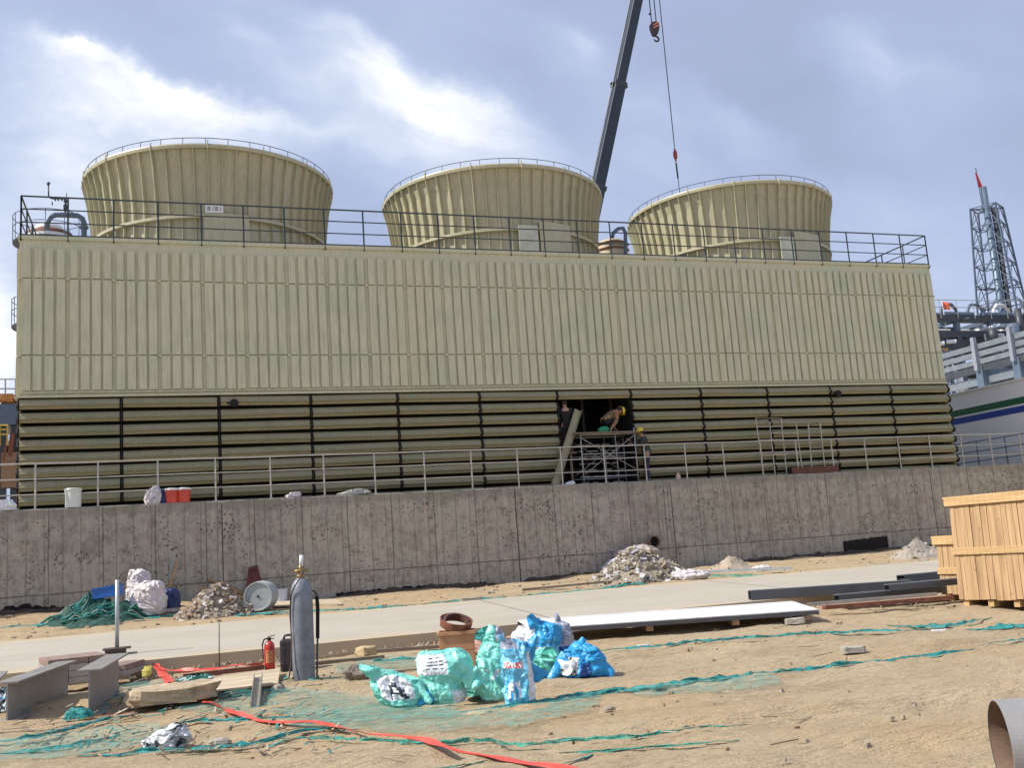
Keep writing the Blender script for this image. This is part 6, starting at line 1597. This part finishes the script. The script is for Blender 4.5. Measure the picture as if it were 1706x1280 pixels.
# ---------------------------------------------------------------- scaffold, workers, things at the opening
def scaffold():
    z0, zd = 3.28, 4.90
    t = thing('scaffold', 'small tubular scaffold with a timber deck standing in the open louver bay', 'scaffold', (16.0, 0.1, z0))
    a, b = onY(966, 715, -0.42).x, onY(1056, 715, -0.42).x
    sm_ = mat('scaffold_tube', (0.42, 0.42, 0.42), 0.5, 0.4)
    for y in (-0.42, 0.42):
        for x, top in ((a, zd+0.02), (b, zd+(0.12 if y < 0 else 0.05)), ((a+b)/2+0.25, zd-0.05)):
            m = MB(); m.tube([(x, y, z0), (x, y, top)], 0.021 if x != (a+b)/2+0.25 else 0.014, 8); m.build('post', sm_, t, sm=True)
        for z in (zd-0.05, 4.25, 3.55):
            m = MB(); m.tube([(a, y, z), (b, y, z)], 0.018, 8); m.build('ledger', sm_, t, sm=True)
        m = MB(); m.tube([(a, y-0.02, 4.75), (b, y-0.02, 3.7)], 0.012, 6); m.tube([(a+0.05, y-0.04, 3.65), (b, y-0.04, 4.8)], 0.012, 6); m.build('brace', sm_, t, sm=True)
    for y in (-0.38, -0.13, 0.12, 0.37):
        m = MB(); m.box(((a+b)/2-0.05, y, zd-0.005), (b-a+0.35, 0.24, 0.035)); m.build('deck_board', mat('grey_timber', (0.22, 0.17, 0.12)), t)
    m = MB(); m.box((15.12, -0.05, 4.33), (0.6, 0.5, 0.04)); m.bar((14.95, 0.1, 3.28), (14.95, 0.1, 4.31), 0.05); m.bar((15.35, 0.1, 3.28), (15.35, 0.1, 4.31), 0.05); m.build('side_step', mat('grey_timber', (0, 0, 0)), t)
scaffold()
p0, p1 = onWall(924, 806, 0.2), onY(963, 684, -0.16); p0.z = 3.33
mb = MB(); mb.bar(p0, p1, 0.24, 0.03, up=(0, 1, 0)); mb.bar(p0+v(0.115, -0.02, 0), p1+v(0.115, -0.02, 0), 0.012, 0.05, up=(0, 1, 0)); mb.bar(p0+v(-0.115, -0.02, 0), p1+v(-0.115, -0.02, 0), 0.012, 0.05, up=(0, 1, 0))
o = mb.build('leaning_panel', FRPL); tag(o, 'long loose louver panel leaning diagonally across the open bay', 'panel')

def sframe(label, x0, x1, pxb, top, m, base_off):
    pass
def frame(label, pts, rungs):
    """welded frame leaning on the louvers; pts pixels of bottom-left, top-left, top-right, bottom-right"""
    bl, tl, tr, br = pts; A = onWall(*bl, 0.22); A.z = 3.34; D = onWall(*br, 0.22); D.z = 3.34
    B, C_ = onY(*tl, -0.26), onY(*tr, -0.26)
    t = thing('tubular_barrier', label, 'barrier', tuple(A))
    m = MB(); m.tube([A, B, C_, D], 0.02, 8); m.build('outer_tube', GALV, t)
    for k in rungs:
        m = MB(); m.tube([A.lerp(B, k), D.lerp(C_, k)], 0.013, 6); m.build('rung', GALV, t)
frame('leftmost tubular barrier frame leaning on the louvers', [(1271, 787), (1259, 697), (1301, 697), (1310, 785)], (0.35, 0.62, 0.85))
frame('middle tubular barrier frame leaning on the louvers', [(1290, 780), (1282, 704), (1326, 705), (1336, 779)], (0.4, 0.8))
frame('rightmost tubular barrier frame leaning on the louvers', [(1352, 780), (1346, 704), (1366, 704), (1374, 779)], (0.5, 0.88))
def dbox():
    a, b = onWall(1316, 780, 0.2), onWall(1392, 780, 0.2)
    t = thing('slatted_box', 'dark brown slatted box on the wall top beside the leaning frames', 'box', ((a.x+b.x)/2, (a.y+b.y)/2, 3.335))
    m = MB(); m.bar((a.x, a.y, 3.45), (b.x, b.y, 3.45), 0.26, 0.2); m.build('body', mat('very_dark_wood', (0.045, 0.03, 0.024), 0.8), t)
    for z in (3.38, 3.45, 3.52):
        m = MB(); m.bar((a.x-0.02, a.y-0.14, z), (b.x+0.02, b.y-0.14, z), 0.02, 0.035); m.build('slat', mat('rusty_brown', (0, 0, 0)), t)
dbox()

def skinned(name, chains, mat_, parent, sub=2):
    """chains: list of lists of ((x,y,z), r); chains start at the point shared with an earlier chain. One Skin surface."""
    vs, es, rs = [], [], []
    idx = {}
    def vid(p, r):
        k = tuple(round(c_, 4) for c_ in p)
        if k not in idx: idx[k] = len(vs); vs.append(p); rs.append(r)
        return idx[k]
    for ch in chains:
        prev = None
        for p, r in ch:
            i = vid(p, r)
            if prev is not None and prev != i: es.append((prev, i))
            prev = i
    me = bpy.data.meshes.new(name); me.from_pydata(vs, es, []); me.update(); me.materials.append(mat_)
    o = bpy.data.objects.new(name, me); COL.objects.link(o); o.parent = parent
    o.modifiers.new('skin', 'SKIN').use_smooth_shade = True
    if not me.skin_vertices: 
        me.attributes
    for i, r in enumerate(rs):
        sv = me.skin_vertices[0].data[i]; sv.radius = (r, r) if not isinstance(r, tuple) else r
        sv.use_root = (i == 0)
    s = o.modifiers.new('sub', 'SUBSURF'); s.levels = sub; s.render_levels = sub
    dg = bpy.context.evaluated_depsgraph_get(); ev = o.evaluated_get(dg); m2 = bpy.data.meshes.new_from_object(ev)
    o.modifiers.clear(); o.data = m2
    if not m2.materials: m2.materials.append(mat_)
    return o
def person(label, loc, rz, J, jacket, trousers, helmet=True, hair=True):
    """J: joints in local coordinates (x right, y forward, z up)"""
    t = thing('person', label, 'person', loc, rz)
    g = {k: Vector(q) for k, q in J.items()}
    def hand(w, e, side):
        d = (w-e).normalized(); pl = w+d*0.085
        s_ = d.cross(Vector((0, 1, 0.2))).normalized(); cr = s_.cross(d).normalized()
        ch = [[(tuple(w), 0.027), (tuple(w+d*0.04), (0.036, 0.02)), (tuple(pl), (0.038, 0.018))]]
        for k, (o_, l_) in enumerate(((-0.030, 0.068), (-0.010, 0.078), (0.010, 0.073), (0.030, 0.058))):
            b_ = pl+s_*o_; m_ = b_+d*l_*0.55+cr*0.012; e_ = m_+d*l_*0.35+cr*0.028
            ch.append([(tuple(pl), (0.038, 0.018)), (tuple(b_+d*0.01), 0.009), (tuple(m_), 0.0085), (tuple(e_), 0.007)])
        th = w+d*0.03
        ch.append([(tuple(w+d*0.04), (0.036, 0.02)), (tuple(th-s_*side*0.04+d*0.02+cr*0.01), 0.011), (tuple(th-s_*side*0.055+d*0.055+cr*0.03), 0.009)])
        return ch
    fw = (g['face']-g['head']).normalized()
    body = [[(tuple(g['pelvis']), 0.13), (tuple((g['pelvis']+g['chest'])/2), 0.115), (tuple(g['chest']), 0.14), (tuple(g['neck']), 0.055), (tuple(g['head']-(g['head']-g['neck']).normalized()*0.04+fw*0.01), 0.07), (tuple(g['head']), 0.092), (tuple(g['head']+(g['head']-g['neck']).normalized()*0.07), 0.075)],
            [(tuple(g['head']), 0.092), (tuple(g['head']+fw*0.085-Vector((0, 0, 0.01))), 0.022), (tuple(g['head']+fw*0.108-Vector((0, 0, 0.02))), 0.012)]]
    for s in 'lr':
        sd_ = -1 if s == 'l' else 1
        body.append([(tuple(g['chest']), 0.14), (tuple(g['sh_'+s]), 0.062), (tuple(g['el_'+s]), 0.042), (tuple(g['wr_'+s]), 0.027)])
        body += hand(g['wr_'+s], g['el_'+s], sd_)
        body.append([(tuple(g['pelvis']), 0.13), (tuple(g['hip_'+s]), 0.088), (tuple(g['kn_'+s]), 0.058), (tuple(g['an_'+s]), 0.042), (tuple(g['an_'+s]+g['toe']*0.08+Vector((0, 0, -0.05))), 0.04), (tuple(g['an_'+s]+g['toe']*0.17+Vector((0, 0, -0.055))), 0.034)])
    skinned('body', body, SKIN, t)
    jk = [[(tuple(g['pelvis']-(g['chest']-g['pelvis']).normalized()*0.07), 0.165), (tuple(g['pelvis']+Vector((0, 0, 0.0))), 0.165), (tuple((g['pelvis']+g['chest'])/2), 0.145), (tuple(g['chest']), 0.165), (tuple(g['chest'].lerp(g['neck'], 0.75)), 0.09)]]
    for s in 'lr': jk.append([(tuple(g['chest']), 0.165), (tuple(g['sh_'+s]), 0.082), (tuple(g['el_'+s]), 0.062), (tuple(g['el_'+s].lerp(g['wr_'+s], 0.5)), 0.056), (tuple(g['el_'+s].lerp(g['wr_'+s], 1.0)), 0.05)])
    skinned('jacket', jk, jacket, t)
    tr = [[(tuple(g['pelvis']+Vector((0, 0, 0.03))), 0.15), (tuple(g['pelvis']+Vector((0, 0, -0.04))), 0.145)]]
    for s in 'lr': tr.append([(tuple(g['pelvis']+Vector((0, 0, -0.04))), 0.145), (tuple(g['hip_'+s]), 0.108), (tuple(g['kn_'+s]), 0.08), (tuple(g['kn_'+s].lerp(g['an_'+s], 0.93)), 0.07)])
    skinned('trousers', tr, trousers, t)
    for s in 'lr':
        q = g['an_'+s]; skinned('boot', [[(tuple(q+Vector((0, 0, 0.04))), 0.056), (tuple(q+Vector((0, 0, -0.03))), 0.056), (tuple(q+g['toe']*0.09+Vector((0, 0, -0.045))), 0.05), (tuple(q+g['toe']*0.18+Vector((0, 0, -0.055))), 0.042)]], BLACK, t)
    up = (g['head']-g['neck']).normalized()
    if helmet:
        Z = (up-fw*0.12).normalized(); X = Z.cross(fw).normalized(); Yv = Z.cross(X)
        Rm = Matrix((X, Yv, Z)).transposed().to_4x4(); T = Matrix.Translation(g['head']+up*0.045)@Rm
        m = MB(); m.lathe([(0.135, 0.0), (0.137, 0.02), (0.128, 0.07), (0.105, 0.115), (0.06, 0.142), (0.0, 0.15)], 28, T=T, cap=False)
        m.lathe([(0.15, -0.004), (0.132, 0.004)], 28, T=T, cap=False)
        m.build('helmet', HELM, t, world=False, sm=True)
        vz = MB(); q = g['head']+up*0.045
        vz.add([tuple(q+fw*a_+X*b_+Z*c_) for a_, b_, c_ in ((0.12, -0.09, 0.0), (0.19, -0.05, -0.01), (0.19, 0.05, -0.01), (0.12, 0.09, 0.0), (0.12, -0.09, 0.012), (0.19, -0.05, 0.0), (0.19, 0.05, 0.0), (0.12, 0.09, 0.012))], [(3, 2, 1, 0), (4, 5, 6, 7), (0, 1, 5, 4), (1, 2, 6, 5), (2, 3, 7, 6), (3, 0, 4, 7)])
        vz.build('visor', HELM, t, world=False)
    if hair:
        hm = MB(); vs_, fs_ = blob(0.205, 0.215, 0.19, 4, n=8, rough=0.05); 
        T = Matrix.Translation(g['head']+up*0.0-fw*0.025-Vector((0, 0, 0.075)))
        hm.add(vs_, fs_, 0, T); hm.build('hair', mat('black_hair', (0.02, 0.016, 0.014), 0.8), t, world=False, sm=True)
    return t
def camo(name, cols):
    s = NM(name); a = s.noise(9, 4, 0.6); b = s.noise(14, 3, 0.6)
    st = [(0.0, cols[0]), (0.42, cols[1]), (0.5, cols[2]), (0.6, cols[3])]
    col = s.ramp(a, st); s.t.nodes[-1].color_ramp.interpolation = 'CONSTANT'
    s.bump(b, 0.4, 0.02); return s.done(col, 0.85)
CAMO = camo('rust_camouflage_cloth', [(0.30, 0.08, 0.05), (0.34, 0.22, 0.10), (0.10, 0.08, 0.05), (0.45, 0.20, 0.10)])
CAMO2 = camo('green_camouflage_cloth', [(0.10, 0.12, 0.06), (0.16, 0.15, 0.08), (0.06, 0.06, 0.05), (0.22, 0.18, 0.11)])
DKC = mat('dark_cloth', (0.010, 0.008, 0.008), 0.85, var=0.3)
BLC = mat('navy_cloth', (0.02, 0.03, 0.055), 0.8)
GRC = mat('grey_cloth', (0.14, 0.15, 0.17), 0.8)
# standing worker right of the scaffold, facing left towards it
q = onY(1072, 712, -0.30)
zf = q.z-1.66
person('worker in a yellow helmet and dark clothes standing right of the scaffold', (q.x+0.02, -0.30, 3.28), math.radians(72),
       dict(pelvis=(0, -0.02, 0.93), chest=(0, 0.04, 1.30), neck=(0, 0.07, 1.47), head=(0, 0.12, 1.58), face=(0, 0.20, 1.55), sh_l=(-0.19, 0.05, 1.38), sh_r=(0.19, 0.05, 1.38),
            el_l=(-0.24, 0.20, 1.16), el_r=(0.23, 0.24, 1.22), wr_l=(-0.16, 0.42, 1.22), wr_r=(0.15, 0.45, 1.38), hip_l=(-0.1, 0, 0.88), hip_r=(0.1, 0, 0.88), kn_l=(-0.11, 0.05, 0.48), kn_r=(0.11, 0.02, 0.48), an_l=(-0.11, 0, 0.09), an_r=(0.12, -0.05, 0.09), toe=(0, 1, 0)),
       mat('olive_grey_cloth', (0.05, 0.052, 0.048), 0.85, vs=6, var=0.4), BLC)
# crouching worker on the deck, leaning to the right
q = onY(1036, 680, -0.18)
hx = 16.62
person('worker in a yellow helmet and rust patterned jacket bending over on the scaffold deck', (q.x-0.42, -0.08, 4.92), math.radians(-82),
       dict(pelvis=(0, -0.18, 0.36), chest=(0, 0.16, 0.60), neck=(0, 0.30, 0.70), head=(0, 0.40, 0.70), face=(0, 0.47, 0.62), sh_l=(-0.19, 0.20, 0.64), sh_r=(0.19, 0.18, 0.62),
            el_l=(-0.24, 0.16, 0.36), el_r=(0.26, 0.10, 0.34), wr_l=(-0.20, 0.30, 0.16), wr_r=(0.26, -0.08, 0.14), hip_l=(-0.1, -0.16, 0.33), hip_r=(0.1, -0.16, 0.33), kn_l=(-0.17, 0.16, 0.42), kn_r=(0.17, 0.14, 0.40), an_l=(-0.15, -0.08, 0.09), an_r=(0.15, -0.10, 0.09), toe=(0, 1, 0)),
       CAMO, DKC)
# dark figure at the left of the opening, seen from behind
q = onY(941, 668, -0.05)
person('worker in dark clothes standing in shadow at the left side of the open bay', (q.x, -0.02, q.z-1.66), math.radians(-10),
       dict(pelvis=(0, 0, 0.93), chest=(0, 0.03, 1.30), neck=(0, 0.05, 1.47), head=(0, 0.08, 1.57), face=(0.03, 0.16, 1.55), sh_l=(-0.19, 0.03, 1.38), sh_r=(0.19, 0.03, 1.38),
            el_l=(-0.25, 0.05, 1.10), el_r=(0.24, 0.14, 1.12), wr_l=(-0.22, 0.18, 0.90), wr_r=(0.16, 0.36, 1.10), hip_l=(-0.1, 0, 0.88), hip_r=(0.1, 0, 0.88), kn_l=(-0.11, 0.03, 0.48), kn_r=(0.11, 0.03, 0.48), an_l=(-0.11, 0, 0.09), an_r=(0.11, 0, 0.09), toe=(0, 1, 0)),
       DKC, DKC, helmet=False)
